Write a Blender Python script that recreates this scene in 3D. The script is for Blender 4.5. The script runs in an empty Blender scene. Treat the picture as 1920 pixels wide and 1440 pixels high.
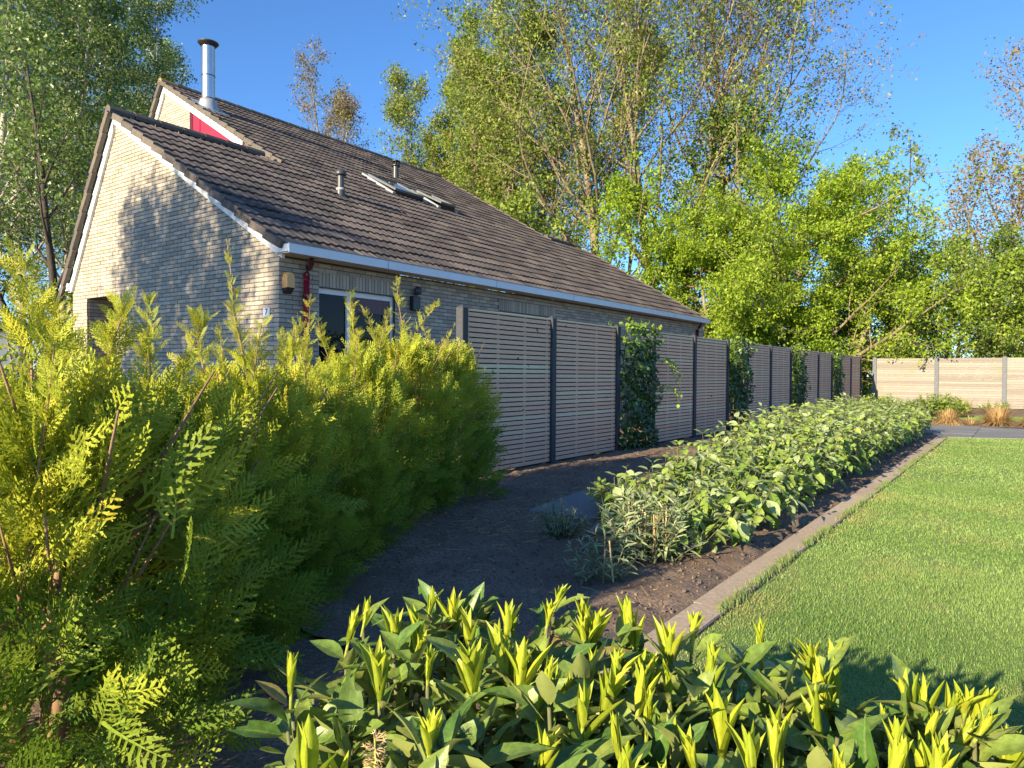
import bpy, math, random
import numpy as np
from mathutils import Matrix, Vector

# ------------------------------------------------------------------ camera, light, exposure
scene = bpy.context.scene
COL = scene.collection
rad = math.radians
CAM = np.array([0.0, 0.0, 1.1415])
YAW, PITCH, ROLL, FPX = 0.62581, -0.01482, 0.0073, 1328.75        # focal length in pixels of a 1920 px wide frame
FWD = np.array([-math.sin(YAW)*math.cos(PITCH), math.cos(YAW)*math.cos(PITCH), math.sin(PITCH)])
_r0 = np.array([math.cos(YAW), math.sin(YAW), 0.0]); _u0 = np.cross(_r0, FWD)
RGT = math.cos(ROLL)*_r0 + math.sin(ROLL)*_u0
UPV = -math.sin(ROLL)*_r0 + math.cos(ROLL)*_u0
cd = bpy.data.cameras.new('camera'); cam = bpy.data.objects.new('camera', cd); COL.objects.link(cam)
cam.matrix_world = Matrix(((RGT[0], UPV[0], -FWD[0], CAM[0]), (RGT[1], UPV[1], -FWD[1], CAM[1]), (RGT[2], UPV[2], -FWD[2], CAM[2]), (0, 0, 0, 1)))
cd.sensor_width = 36.0; cd.lens = FPX/1920*36.0; cd.clip_start = 0.02; cd.clip_end = 2000
scene.camera = cam

SUN_TO = Vector((0.075, 1.0, -0.345)).normalized()                 # direction the light travels
SUN_EL = math.asin(-SUN_TO.z); SUN_AZ = math.atan2(-SUN_TO.x, -SUN_TO.y)
w = bpy.data.worlds.new('World'); scene.world = w; w.use_nodes = True
wn = w.node_tree
sky = wn.nodes.new('ShaderNodeTexSky'); sky.sky_type = 'NISHITA'; sky.sun_disc = False
sky.sun_elevation = SUN_EL; sky.sun_rotation = SUN_AZ % (2*math.pi)
sky.altitude = 0; sky.air_density = 1.0; sky.dust_density = 0.0; sky.ozone_density = 7.8
bg = wn.nodes['Background']; bg.inputs['Strength'].default_value = 0.102
wn.links.new(sky.outputs[0], bg.inputs[0])
sl = bpy.data.lights.new('sun', 'SUN'); sl.energy = 4.8; sl.angle = rad(0.5); sl.color = (1.0, 0.84, 0.57)
so = bpy.data.objects.new('sun', sl); COL.objects.link(so)
so.rotation_euler = SUN_TO.to_track_quat('-Z', 'Y').to_euler(); so.location = (0, -20, 20)
scene.view_settings.view_transform = 'Standard'; scene.view_settings.look = 'None'
scene.view_settings.exposure = 1.35; scene.view_settings.gamma = 1.0
scene.view_settings.use_curve_mapping = False
scene.render.engine = 'CYCLES'
scene.cycles.use_denoising = True
scene.cycles.max_bounces = 7; scene.cycles.diffuse_bounces = 4; scene.cycles.transmission_bounces = 6

random.seed(7)
RNG = np.random.default_rng(11)

# ------------------------------------------------------------------ materials
def newmat(name):
    m = bpy.data.materials.new(name); m.use_nodes = True
    nt = m.node_tree; b = nt.nodes['Principled BSDF']
    return m, nt, b
def N(nt, t, **kw):
    n = nt.nodes.new(t)
    for k, v in kw.items():
        if hasattr(n, k): setattr(n, k, v)
        else: n.inputs[k].default_value = v
    return n
def mixc(nt, fac, a, b):
    m = nt.nodes.new('ShaderNodeMix'); m.data_type = 'RGBA'
    for s, v in ((0, fac), (6, a), (7, b)):
        if isinstance(v, bpy.types.NodeSocket): nt.links.new(v, m.inputs[s])
        else: m.inputs[s].default_value = v if s == 0 else (*v, 1)
    return m.outputs[2]
def noise(nt, scale, detail=4, rough=0.6, vec=None, dims=None):
    n = nt.nodes.new('ShaderNodeTexNoise'); n.inputs['Scale'].default_value = scale
    n.inputs['Detail'].default_value = detail; n.inputs['Roughness'].default_value = rough
    if vec is not None: nt.links.new(vec, n.inputs['Vector'])
    return n.outputs['Fac']
def ramp(nt, fac, lo, hi):
    n = nt.nodes.new('ShaderNodeMapRange'); n.inputs['From Min'].default_value = lo; n.inputs['From Max'].default_value = hi
    nt.links.new(fac, n.inputs['Value']); return n.outputs[0]
def objvec(nt, scale=(1, 1, 1), world=False):
    if world:
        g = nt.nodes.new('ShaderNodeNewGeometry'); src = g.outputs['Position']
    else:
        t = nt.nodes.new('ShaderNodeTexCoord'); src = t.outputs['Object']
    mp = nt.nodes.new('ShaderNodeMapping'); mp.inputs['Scale'].default_value = scale
    nt.links.new(src, mp.inputs['Vector']); return mp.outputs[0]
def bump(nt, b, h, strength=0.4, dist=0.01):
    n = nt.nodes.new('ShaderNodeBump'); n.inputs['Strength'].default_value = strength; n.inputs['Distance'].default_value = dist
    nt.links.new(h, n.inputs['Height']); nt.links.new(n.outputs[0], b.inputs['Normal'])
def attr(nt, name):
    a = nt.nodes.new('ShaderNodeAttribute'); a.attribute_name = name; return a.outputs['Fac']

def mat_tint(name, c0, c1, rough=0.7, nscale=40, namt=0.35, bstr=0.35, bdist=0.004, world=True, spec=0.4, stretch=(1, 1, 1), dirt=None, dscale=1.5):
    """solid material whose colour runs c0..c1 with the mesh attribute 'tint', with grain noise and fine relief"""
    m, nt, b = newmat(name)
    v = objvec(nt, stretch, world)
    n1 = noise(nt, nscale, 5, 0.65, v)
    t = attr(nt, 'tint')
    col = mixc(nt, t, c0, c1)
    dark = tuple(x*(1-namt) for x in (1, 1, 1))
    mul = nt.nodes.new('ShaderNodeMix'); mul.data_type = 'RGBA'; mul.blend_type = 'MULTIPLY'; mul.inputs[0].default_value = 1
    nt.links.new(col, mul.inputs[6]); g = mixc(nt, ramp(nt, n1, 0.3, 0.7), dark, (1+namt*0.4,)*3); nt.links.new(g, mul.inputs[7])
    out = mul.outputs[2]
    if dirt:
        n2 = noise(nt, dscale, 6, 0.7, objvec(nt, (1, 1, 1), world))
        out = mixc(nt, ramp(nt, n2, 0.55, 0.75), out, dirt)
    nt.links.new(out, b.inputs['Base Color'])
    b.inputs['Roughness'].default_value = rough; b.inputs['Specular IOR Level'].default_value = spec
    if bstr: bump(nt, b, n1, bstr, bdist)
    return m

def mat_leaf(name, c0, c1, rough=0.45, trans=0.3, back=None, spec=0.4, ribc=None, hue=None, brown=None, mott=0):
    m, nt, b = newmat(name)
    t = attr(nt, 'tint')
    col = mixc(nt, t, c0, c1)
    if hue is not None:                                           # a second colour that single leaves carry
        col = mixc(nt, attr(nt, 'kind2'), col, hue)
    if ribc is not None:
        rb = ramp(nt, attr(nt, 'rib'), 0.86, 1.0)
        col = mixc(nt, rb, col, ribc)
    if brown is not None:
        n2 = noise(nt, 26, 4, 0.7, objvec(nt, (1, 1, 1), True))
        col = mixc(nt, ramp(nt, n2, 0.66, 0.74), col, brown)
    if mott:                                                      # uneven blade colour and a faintly puckered surface
        n5 = noise(nt, 70, 5, 0.7, objvec(nt, (1, 1, 1), True)); mm = nt.nodes.new('ShaderNodeMix'); mm.data_type = 'RGBA'; mm.blend_type = 'MULTIPLY'; mm.inputs[0].default_value = 1
        nt.links.new(col, mm.inputs[6]); nt.links.new(mixc(nt, ramp(nt, n5, .35, .65), (1-mott,)*3, (1+mott*.4,)*3), mm.inputs[7]); col = mm.outputs[2]; bump(nt, b, n5, .35, .003)
    if back is not None:
        g = nt.nodes.new('ShaderNodeNewGeometry'); col = mixc(nt, g.outputs['Backfacing'], col, back)
    nt.links.new(col, b.inputs['Base Color'])
    b.inputs['Roughness'].default_value = rough; b.inputs['Specular IOR Level'].default_value = spec
    if trans > 0:
        tr = nt.nodes.new('ShaderNodeBsdfTranslucent'); nt.links.new(col, tr.inputs['Color'])
        mx = nt.nodes.new('ShaderNodeMixShader'); mx.inputs[0].default_value = trans
        nt.links.new(b.outputs[0], mx.inputs[1]); nt.links.new(tr.outputs[0], mx.inputs[2])
        nt.links.new(mx.outputs[0], nt.nodes['Material Output'].inputs['Surface'])
    return m

def mat_plain(name, c, rough=0.5, metal=0.0, spec=0.5, namt=0.15, nscale=8, bstr=0.0):
    m, nt, b = newmat(name)
    n1 = noise(nt, nscale, 5, 0.6, objvec(nt, (1, 1, 1), True))
    col = mixc(nt, ramp(nt, n1, 0.35, 0.7), tuple(x*(1-namt) for x in c), tuple(min(1, x*(1+namt*0.5)) for x in c))
    nt.links.new(col, b.inputs['Base Color'])
    b.inputs['Roughness'].default_value = rough; b.inputs['Metallic'].default_value = metal; b.inputs['Specular IOR Level'].default_value = spec
    if bstr: bump(nt, b, n1, bstr, 0.005)
    return m

M = {}
M['brick'] = mat_tint('cream brick', (0.34, 0.295, 0.235), (0.55, 0.48, 0.38), 0.85, 60, 0.22, 0.5, 0.003)
M['mortar'] = mat_tint('mortar', (0.13, 0.12, 0.11), (0.13, 0.12, 0.11), 0.95, 50, 0.3, 0.4, 0.004)
M['tile'] = mat_tint('concrete roof tile', (0.070, 0.058, 0.053), (0.155, 0.126, 0.11), 0.75, 30, 0.3, 0.4, 0.003, dirt=(0.05, 0.05, 0.048), dscale=0.8)
_nt = M['tile'].node_tree; _b = _nt.nodes['Principled BSDF']; _l = _b.inputs['Base Color'].links[0]; _src = _l.from_socket
_n3 = noise(_nt, 11, 6, 0.75, objvec(_nt, (1, 1, 1), True)); _nt.links.new(mixc(_nt, ramp(_nt, _n3, 0.60, 0.72), _src, (0.21, 0.19, 0.165)), _b.inputs['Base Color'])
M['verge'] = mat_tint('verge tile', (0.105, 0.088, 0.077), (0.155, 0.13, 0.108), 0.8, 20, 0.35, 0.4, 0.003, dirt=(0.09, 0.085, 0.075), dscale=2.5)
M['lichen'] = mat_tint('lichened ridge tile', (0.26, 0.19, 0.08), (0.34, 0.24, 0.10), 0.9, 20, 0.4, 0.4, 0.004)
M['white'] = mat_plain('white paint', (0.78, 0.78, 0.76), 0.4, namt=0.06, nscale=3)
M['gutter'] = mat_plain('white gutter board', (0.72, 0.75, 0.78), 0.35, namt=0.05, nscale=2)
M['zinc'] = mat_plain('grey zinc edge', (0.20, 0.21, 0.22), 0.45, 0.6)
M['soffit'] = mat_plain('pale soffit', (0.50, 0.46, 0.38), 0.6, namt=0.08)
M['redpaint'] = mat_plain('dark red paint', (0.32, 0.012, 0.03), 0.3, namt=0.15, nscale=5)
M['redpanel'] = mat_plain('red panel', (0.28, 0.014, 0.045), 0.45, namt=0.1, nscale=3)
M['maroon'] = mat_plain('maroon door paint', (0.085, 0.012, 0.02), 0.35, namt=0.1)
M['black'] = mat_plain('black plastic', (0.018, 0.018, 0.02), 0.4, namt=0.2)
M['ventgrey'] = mat_plain('dark vent plastic', (0.055, 0.057, 0.065), 0.4, namt=0.2)
M['collar'] = mat_plain('grey collar', (0.35, 0.35, 0.34), 0.6)
M['steel'] = mat_plain('stainless flue', (0.62, 0.62, 0.62), 0.28, 0.95, namt=0.1, nscale=4)
M['coneflash'] = mat_plain('lead flashing', (0.45, 0.47, 0.50), 0.45, 0.5, namt=0.1)
M['capdark'] = mat_plain('dark flue cap', (0.10, 0.085, 0.08), 0.45, 0.7)
M['amber'] = mat_plain('amber plastic', (0.75, 0.40, 0.12), 0.35, namt=0.05)
M['numplate'] = mat_plain('enamel plate', (0.62, 0.66, 0.72), 0.3, namt=0.04)
M['numtext'] = mat_plain('number black', (0.02, 0.022, 0.03), 0.5)
M['postdark'] = mat_plain('anthracite concrete', (0.052, 0.056, 0.064), 0.75, namt=0.25, nscale=30, bstr=0.25)
M['postgrey'] = mat_plain('grey concrete', (0.14, 0.155, 0.175), 0.8, namt=0.25, nscale=20, bstr=0.3)
M['slat'] = mat_tint('larch slat', (0.82, 0.485, 0.325), (0.84, 0.68, 0.44), 0.75, 9, 0.22, 0.25, 0.002, stretch=(14, 1.3, 14))
_nt = M['slat'].node_tree; _b = _nt.nodes['Principled BSDF']; _src = _b.inputs['Base Color'].links[0].from_socket
_n3 = noise(_nt, 9, 1, 0.5, objvec(_nt, (1, 0.8, 1.3), True)); _nt.links.new(mixc(_nt, ramp(_nt, _n3, 0.765, 0.79), _src, (0.10, 0.055, 0.035)), _b.inputs['Base Color'])
M['board'] = mat_tint('pale fence board', (0.24, 0.21, 0.18), (0.32, 0.285, 0.245), 0.8, 7, 0.25, 0.25, 0.002, stretch=(1.2, 12, 14), dirt=(0.23, 0.22, 0.15), dscale=1.1)
M['slab'] = mat_tint('concrete paving', (0.44, 0.34, 0.245), (0.52, 0.415, 0.305), 0.9, 35, 0.3, 0.5, 0.004, dirt=(0.33, 0.25, 0.19), dscale=2.2)
M['slabgrey'] = mat_tint('grey paving', (0.20, 0.20, 0.20), (0.26, 0.255, 0.25), 0.9, 35, 0.3, 0.5, 0.004, dirt=(0.16, 0.15, 0.14), dscale=1.5)
M['bark'] = mat_tint('bark', (0.17, 0.13, 0.09), (0.33, 0.27, 0.185), 0.9, 14, 0.45, 0.8, 0.02, stretch=(1, 1, 0.25))
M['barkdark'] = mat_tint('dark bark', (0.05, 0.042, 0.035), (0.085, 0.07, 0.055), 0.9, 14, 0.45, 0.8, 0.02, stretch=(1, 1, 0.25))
M['birchbark'] = mat_tint('birch bark', (0.42, 0.38, 0.32), (0.55, 0.50, 0.43), 0.8, 9, 0.4, 0.5, 0.01, stretch=(0.7, 0.7, 2.2), dirt=(0.09, 0.075, 0.06), dscale=3)
M['twig'] = mat_tint('thuja stem', (0.22, 0.13, 0.075), (0.36, 0.22, 0.12), 0.8, 40, 0.35, 0.5, 0.003)
M['straw'] = mat_tint('dry stalk', (0.46, 0.32, 0.14), (0.70, 0.54, 0.27), 0.8, 40, 0.3, 0.2, 0.002)
M['drygrass'] = mat_leaf('dry grass blade', (0.34, 0.21, 0.09), (0.58, 0.40, 0.18), 0.7, 0.2)
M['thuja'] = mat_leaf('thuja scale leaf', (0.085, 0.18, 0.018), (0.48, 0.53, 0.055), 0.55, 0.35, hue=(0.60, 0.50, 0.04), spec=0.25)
M['laurel'] = mat_leaf('laurel leaf', (0.09, 0.18, 0.032), (0.28, 0.36, 0.07), 0.38, 0.22, back=(0.30, 0.34, 0.10), spec=0.45, ribc=(0.20, 0.27, 0.08), hue=(0.26, 0.13, 0.06), brown=(0.13, 0.10, 0.045), mott=.35)
M['younglaurel'] = mat_leaf('young laurel leaf', (0.36, 0.46, 0.03), (0.60, 0.62, 0.05), 0.42, 0.4, ribc=(0.48, 0.56, 0.12), spec=0.35, brown=(0.40, 0.36, 0.08), mott=.15)
M['youngstem'] = mat_tint('young laurel stem', (0.30, 0.38, 0.05), (0.42, 0.46, 0.08), 0.5, 30, 0.15, 0, 0)
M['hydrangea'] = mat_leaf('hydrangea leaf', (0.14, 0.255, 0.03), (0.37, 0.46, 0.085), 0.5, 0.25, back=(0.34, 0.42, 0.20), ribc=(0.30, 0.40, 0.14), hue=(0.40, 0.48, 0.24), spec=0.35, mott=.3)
M['hydrstem'] = mat_tint('hydrangea stem', (0.11, 0.12, 0.05), (0.22, 0.20, 0.09), 0.7, 40, 0.3, 0, 0)
M['greyleaf'] = mat_leaf('grey green leaf', (0.15, 0.23, 0.08), (0.38, 0.44, 0.22), 0.6, 0.2, back=(0.36, 0.41, 0.28))
M['darkleaf'] = mat_leaf('dark green leaf', (0.022, 0.06, 0.014), (0.07, 0.14, 0.03), 0.4, 0.2)
M['ivy'] = mat_leaf('ivy leaf', (0.025, 0.065, 0.014), (0.115, 0.20, 0.035), 0.32, 0.22, hue=(0.33, 0.42, 0.06), spec=0.5)
M['limeleaf'] = mat_leaf('lime green leaf', (0.13, 0.25, 0.014), (0.38, 0.50, 0.04), 0.5, 0.4)
M['treeleaf'] = mat_leaf('spring leaf', (0.12, 0.21, 0.02), (0.36, 0.42, 0.07), 0.5, 0.4, hue=(0.33, 0.27, 0.11))
M['oliveleaf'] = mat_leaf('olive spring leaf', (0.15, 0.15, 0.04), (0.33, 0.30, 0.11), 0.5, 0.35, hue=(0.33, 0.21, 0.10))
M['birchleaf'] = mat_leaf('birch leaf', (0.08, 0.155, 0.03), (0.27, 0.37, 0.08), 0.4, 0.35, spec=0.55)
M['hedgeleaf'] = mat_leaf('hedge leaf', (0.10, 0.19, 0.02), (0.33, 0.42, 0.07), 0.45, 0.35)
M['grass'] = mat_leaf('grass blade', (0.16, 0.285, 0.055), (0.36, 0.49, 0.145), 0.5, 0.35, hue=(0.50, 0.42, 0.17), spec=0.3)
M['shelterpanel'] = mat_plain('grey panel', (0.10, 0.11, 0.12), 0.4, namt=0.15, nscale=1)
M['shelterdark'] = mat_plain('dark frame', (0.03, 0.03, 0.032), 0.5)
M['wallwhite'] = mat_plain('pale rendered wall', (0.55, 0.55, 0.54), 0.8)
def glass(name, tint):
    m, nt, b = newmat(name); b.inputs['Base Color'].default_value = (*tint, 1); b.inputs['Roughness'].default_value = 0.03
    b.inputs['Specular IOR Level'].default_value = 0.5
    return m
M['pane'] = glass('dark window glass', (0.012, 0.013, 0.014)); M['pane'].node_tree.nodes['Principled BSDF'].inputs['Specular IOR Level'].default_value = 0.18
M['skypane'] = glass('skylight glass', (0.10, 0.11, 0.11))
def soilmat():
    m, nt, b = newmat('dry garden soil'); v = objvec(nt, (1, 1, 1), True)
    a = noise(nt, 2.2, 6, 0.65, v); f = noise(nt, 60, 6, 0.7, v); g = noise(nt, 16, 5, 0.65, v)
    c = mixc(nt, ramp(nt, a, 0.35, 0.65), (0.18, 0.13, 0.095), (0.345, 0.255, 0.19))
    c2 = mixc(nt, ramp(nt, f, 0.42, 0.62), (0.15, 0.107, 0.078), c); nt.links.new(c2, b.inputs['Base Color'])
    b.inputs['Roughness'].default_value = 0.95; b.inputs['Specular IOR Level'].default_value = 0.2
    ad = nt.nodes.new('ShaderNodeMath'); ad.operation = 'ADD'; nt.links.new(f, ad.inputs[0]); nt.links.new(g, ad.inputs[1])
    bump(nt, b, ad.outputs[0], 0.55, 0.02); return m
M['soil'] = soilmat()
def groundmat():
    m, nt, b = newmat('rough ground'); v = objvec(nt, (1, 1, 1), True)
    a = noise(nt, 0.6, 6, 0.65, v); f = noise(nt, 30, 5, 0.7, v)
    c = mixc(nt, ramp(nt, a, 0.4, 0.6), (0.045, 0.065, 0.02), (0.085, 0.07, 0.045)); nt.links.new(c, b.inputs['Base Color'])
    b.inputs['Roughness'].default_value = 0.95; bump(nt, b, f, 0.8, 0.03); return m
M['ground'] = groundmat()
def turfmat():
    m, nt, b = newmat('turf under the blades'); v = objvec(nt, (1, 1, 1), True)
    a = noise(nt, 1.3, 5, 0.6, v); f = noise(nt, 90, 4, 0.7, v)
    c = mixc(nt, ramp(nt, a, 0.35, 0.65), (0.20, 0.30, 0.075), (0.26, 0.36, 0.10))
    c = mixc(nt, ramp(nt, f, 0.4, 0.6), (0.13, 0.18, 0.045), c); nt.links.new(c, b.inputs['Base Color'])
    b.inputs['Roughness'].default_value = 0.9; bump(nt, b, f, 0.7, 0.01); return m
M['turf'] = turfmat()

# ------------------------------------------------------------------ mesh helpers
class MB:
    """collects vertices and faces; build() links them as ONE mesh object"""
    def __init__(s): s.v = []; s.f = {3: [], 4: []}; s.t = []; s.r = []; s.k = []; s.n = 0; s.has_r = False; s.has_k = False
    def add(s, v, f, tint=0.5, rib=None, k2=None):
        v = np.asarray(v, float).reshape(-1, 3); c = len(v); s.v.append(v)
        s.t.append(np.broadcast_to(np.asarray(tint, float), (c,)))
        s.r.append(np.zeros(c) if rib is None else np.broadcast_to(np.asarray(rib, float), (c,)))
        s.k.append(np.zeros(c) if k2 is None else np.broadcast_to(np.asarray(k2, float), (c,)))
        s.has_r |= rib is not None; s.has_k |= k2 is not None
        if isinstance(f, dict):
            for kk, a in f.items():
                if len(a): s.f[kk].append(np.asarray(a, int).reshape(-1, kk)+s.n)
        else:
            by = {3: [], 4: []}
            for q in f: by[len(q)].append(q)
            for kk, a in by.items():
                if a: s.f[kk].append(np.array(a, int)+s.n)
        s.n += c; return s
    def box(s, a, b, tint=0.5):
        x0, y0, z0 = a; x1, y1, z1 = b
        s.add([(x0, y0, z0), (x1, y0, z0), (x1, y1, z0), (x0, y1, z0), (x0, y0, z1), (x1, y0, z1), (x1, y1, z1), (x0, y1, z1)],
              [(0, 3, 2, 1), (4, 5, 6, 7), (0, 1, 5, 4), (1, 2, 6, 5), (2, 3, 7, 6), (3, 0, 4, 7)], tint); return s
    def bevbox(s, a, b, e=0.004, tint=0.5):
        """box with chamfered vertical-facing edges: two stacked octagon-like shells kept cheap"""
        a = np.array(a, float); b = np.array(b, float)
        o = []
        for (lo, hi) in ((a+np.array([e, e, 0]), b-np.array([e, e, 0])), (a+np.array([0, e, e]), b-np.array([0, e, e])), (a+np.array([e, 0, e]), b-np.array([e, 0, e]))): o.append((lo, hi))
        P = []
        for sx in (0, 1):
            for sy in (0, 1):
                for sz in (0, 1):
                    c = np.array([(a, b)[sx][0], (a, b)[sy][1], (a, b)[sz][2]]); d = np.array([1-2*sx, 1-2*sy, 1-2*sz])*e
                    P += [c+d*(0, 1, 1), c+d*(1, 0, 1), c+d*(1, 1, 0)]
        ix = lambda x, y, z, k: ((x*2+y)*2+z)*3+k
        F = []
        for x in (0, 1):
            q = [ix(x, 0, 0, 0), ix(x, 1, 0, 0), ix(x, 1, 1, 0), ix(x, 0, 1, 0)]; F.append(q if x else q[::-1])
        for y in (0, 1):
            q = [ix(0, y, 0, 1), ix(0, y, 1, 1), ix(1, y, 1, 1), ix(1, y, 0, 1)]; F.append(q if y else q[::-1])
        for z in (0, 1):
            q = [ix(0, 0, z, 2), ix(1, 0, z, 2), ix(1, 1, z, 2), ix(0, 1, z, 2)]; F.append(q if z else q[::-1])
        for y in (0, 1):
            for z in (0, 1): F.append([ix(0, y, z, 1), ix(1, y, z, 1), ix(1, y, z, 2), ix(0, y, z, 2)])
        for x in (0, 1):
            for z in (0, 1): F.append([ix(x, 0, z, 0), ix(x, 1, z, 0), ix(x, 1, z, 2), ix(x, 0, z, 2)])
        for x in (0, 1):
            for y in (0, 1): F.append([ix(x, y, 0, 0), ix(x, y, 1, 0), ix(x, y, 1, 1), ix(x, y, 0, 1)])
        for x in (0, 1):
            for y in (0, 1):
                for z in (0, 1): F.append([ix(x, y, z, 0), ix(x, y, z, 1), ix(x, y, z, 2)])
        s.add(P, F, tint); return s
    def lathe(s, prof, c=(0, 0, 0), n=20, tint=0.5):
        """prof: list of (radius, z)"""
        c = np.array(c, float); a = np.arange(n)*2*math.pi/n; P = []
        for r, z in prof: P.append(np.stack([c[0]+r*np.cos(a), c[1]+r*np.sin(a), np.full(n, c[2]+z)], 1))
        P = np.concatenate(P); F = []
        for i in range(len(prof)-1):
            for j in range(n):
                k = (j+1) % n; F.append((i*n+j, i*n+k, (i+1)*n+k, (i+1)*n+j))
        s.add(P, F, tint); return s
    def tube(s, pts, rads, n=6, tint=0.5):
        pts = np.asarray(pts, float); rads = np.broadcast_to(np.asarray(rads, float), (len(pts),)); P = []
        for i, p in enumerate(pts):
            d = pts[min(i+1, len(pts)-1)]-pts[max(i-1, 0)]; d = d/(np.linalg.norm(d)+1e-9)
            h = np.array([0, 0, 1.0]) if abs(d[2]) < 0.9 else np.array([1.0, 0, 0])
            x = np.cross(d, h); x /= np.linalg.norm(x); y = np.cross(d, x)
            a = np.arange(n)*2*math.pi/n
            P.append(p+rads[i]*(np.outer(np.cos(a), x)+np.outer(np.sin(a), y)))
        F = []
        for i in range(len(pts)-1):
            for j in range(n):
                k = (j+1) % n; F.append((i*n+j, (i+1)*n+j, (i+1)*n+k, i*n+k))
        e = len(P)*n; P = np.concatenate(P+[pts[-1:], pts[:1]])
        for j in range(n):
            F.append(((len(pts)-1)*n+j, e, (len(pts)-1)*n+(j+1) % n)); F.append((j, (j+1) % n, e+1))
        s.add(P, F, tint); return s
    def mesh(s, name, mat, smooth=False):
        me = bpy.data.meshes.new(name); v = np.concatenate(s.v) if s.v else np.zeros((0, 3))
        f3 = np.concatenate(s.f[3]) if s.f[3] else np.zeros((0, 3), int); f4 = np.concatenate(s.f[4]) if s.f[4] else np.zeros((0, 4), int)
        me.vertices.add(len(v)); me.vertices.foreach_set('co', v.astype(np.float32).ravel())
        idx = np.concatenate([f3.ravel(), f4.ravel()]).astype(np.int32)
        tot = np.concatenate([np.full(len(f3), 3), np.full(len(f4), 4)]).astype(np.int32)
        st = (np.cumsum(tot)-tot).astype(np.int32)
        me.loops.add(len(idx)); me.loops.foreach_set('vertex_index', idx)
        me.polygons.add(len(tot)); me.polygons.foreach_set('loop_start', st); me.polygons.foreach_set('loop_total', tot)
        me.polygons.foreach_set('use_smooth', np.full(len(tot), smooth, dtype=bool))
        for nm, arr, on in (('tint', s.t, True), ('rib', s.r, s.has_r), ('kind2', s.k, s.has_k)):
            if on and s.t:
                a = me.attributes.new(nm, 'FLOAT', 'POINT'); a.data.foreach_set('value', np.concatenate(arr).astype(np.float32))
        me.materials.append(mat); me.update(calc_edges=True); me.validate()
        return me
    def build(s, name, mat, parent=None, smooth=False, **kw): return obj(name, s.mesh(name, mat, smooth), parent, **kw)

def obj(name, me, parent=None, loc=None, mat3=None, **kw):
    o = bpy.data.objects.new(name, me); COL.objects.link(o)
    if parent is not None: o.parent = parent
    if mat3 is not None:
        m = Matrix(np.asarray(mat3, float).tolist()).to_4x4()
        if loc is not None: m.translation = Vector(tuple(float(q) for q in loc))
        o.matrix_basis = m
    elif loc is not None: o.location = tuple(float(q) for q in loc)
    for k, v in kw.items(): o[k] = v
    return o
def thing(name, label, cat, loc=(0, 0, 0), group=None):
    o = bpy.data.objects.new(name, None); COL.objects.link(o); o.location = loc; o.empty_display_size = 0.2
    o['label'] = label; o['category'] = cat
    if group: o['group'] = group
    return o
def orient(d, n):
    """(N,3) axis directions and rough normals -> (N,3,3) with columns x, y=d, z"""
    d = d/(np.linalg.norm(d, axis=1, keepdims=True)+1e-9)
    x = np.cross(d, n); x /= (np.linalg.norm(x, axis=1, keepdims=True)+1e-9); z = np.cross(x, d)
    return np.stack([x, d, z], 2)
def unit(a): return a/(np.linalg.norm(a, axis=-1, keepdims=True)+1e-9)
def rdir(n, rng): return unit(rng.normal(size=(n, 3)))
def scatter(mb, proto, pos, mats, scale, tint, k2=None):
    """merge N copies of proto = (verts, {3:..,4:..}, rib) into mb"""
    pv, pf, pr = proto; n = len(pos)
    if n == 0: return
    sc = np.asarray(scale, float); sc = np.broadcast_to(sc.reshape(-1, 1) if sc.ndim == 1 else sc, (n, 3)) if sc.ndim else np.full((n, 3), sc)
    V = np.einsum('nij,npj->npi', mats, pv[None]*sc[:, None, :])+pos[:, None, :]
    F = {}
    for kk, a in pf.items():
        a = np.asarray(a, int).reshape(-1, kk)
        F[kk] = (a[None]+(np.arange(n)*len(pv))[:, None, None]).reshape(-1, kk)
    mb.add(V.reshape(-1, 3), F, np.repeat(np.broadcast_to(tint, (n,)), len(pv)), None if pr is None else np.tile(pr, n), None if k2 is None else np.repeat(k2, len(pv)))
def project(p):
    d = np.atleast_2d(p)-CAM; z = d@FWD
    return np.stack([960+FPX*(d@RGT)/z, 720-FPX*(d@UPV)/z, z], 1)

# ------------------------------------------------------------------ leaf shapes (local: y along the leaf, z up)
def leaf_shape(width=0.42, ns=6, nc=4, fold=0.18, curl=0.25, base=0.25, tip=1.5, wav=0.0, seed=0, bite=()):
    rg = np.random.default_rng(seed); P = []; rib = []
    for i in range(ns+1):
        t = i/ns; wv = width*0.5*(math.sin(math.pi*min(1, t**0.85))**0.8 if 0 < t < 1 else 0.012)
        if t > 0.75: wv *= (1-((t-0.75)/0.25)**tip*0.6)
        zc = -curl*t*t
        for j in range(nc+1):
            s = j/nc*2-1
            P.append((s*wv, t, zc+abs(s)*wv*fold*2+wav*math.sin(t*9+j*2+seed)*abs(s)*wv)); rib.append(1-abs(s))
    F = []
    for i in range(ns):
        for j in range(nc):
            if (i, j) in bite: continue
            a = i*(nc+1)+j; F.append((a, a+1, a+nc+2, a+nc+1))
    return np.array(P), {4: F}, np.array(rib)
def diamond(width=0.6, fold=0.15):
    P = np.array([(0, 0, 0), (width/2, 0.45, fold), (0, 1, -0.05), (-width/2, 0.45, fold)])
    return P, {4: [(0, 1, 2, 3)]}, None
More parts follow.
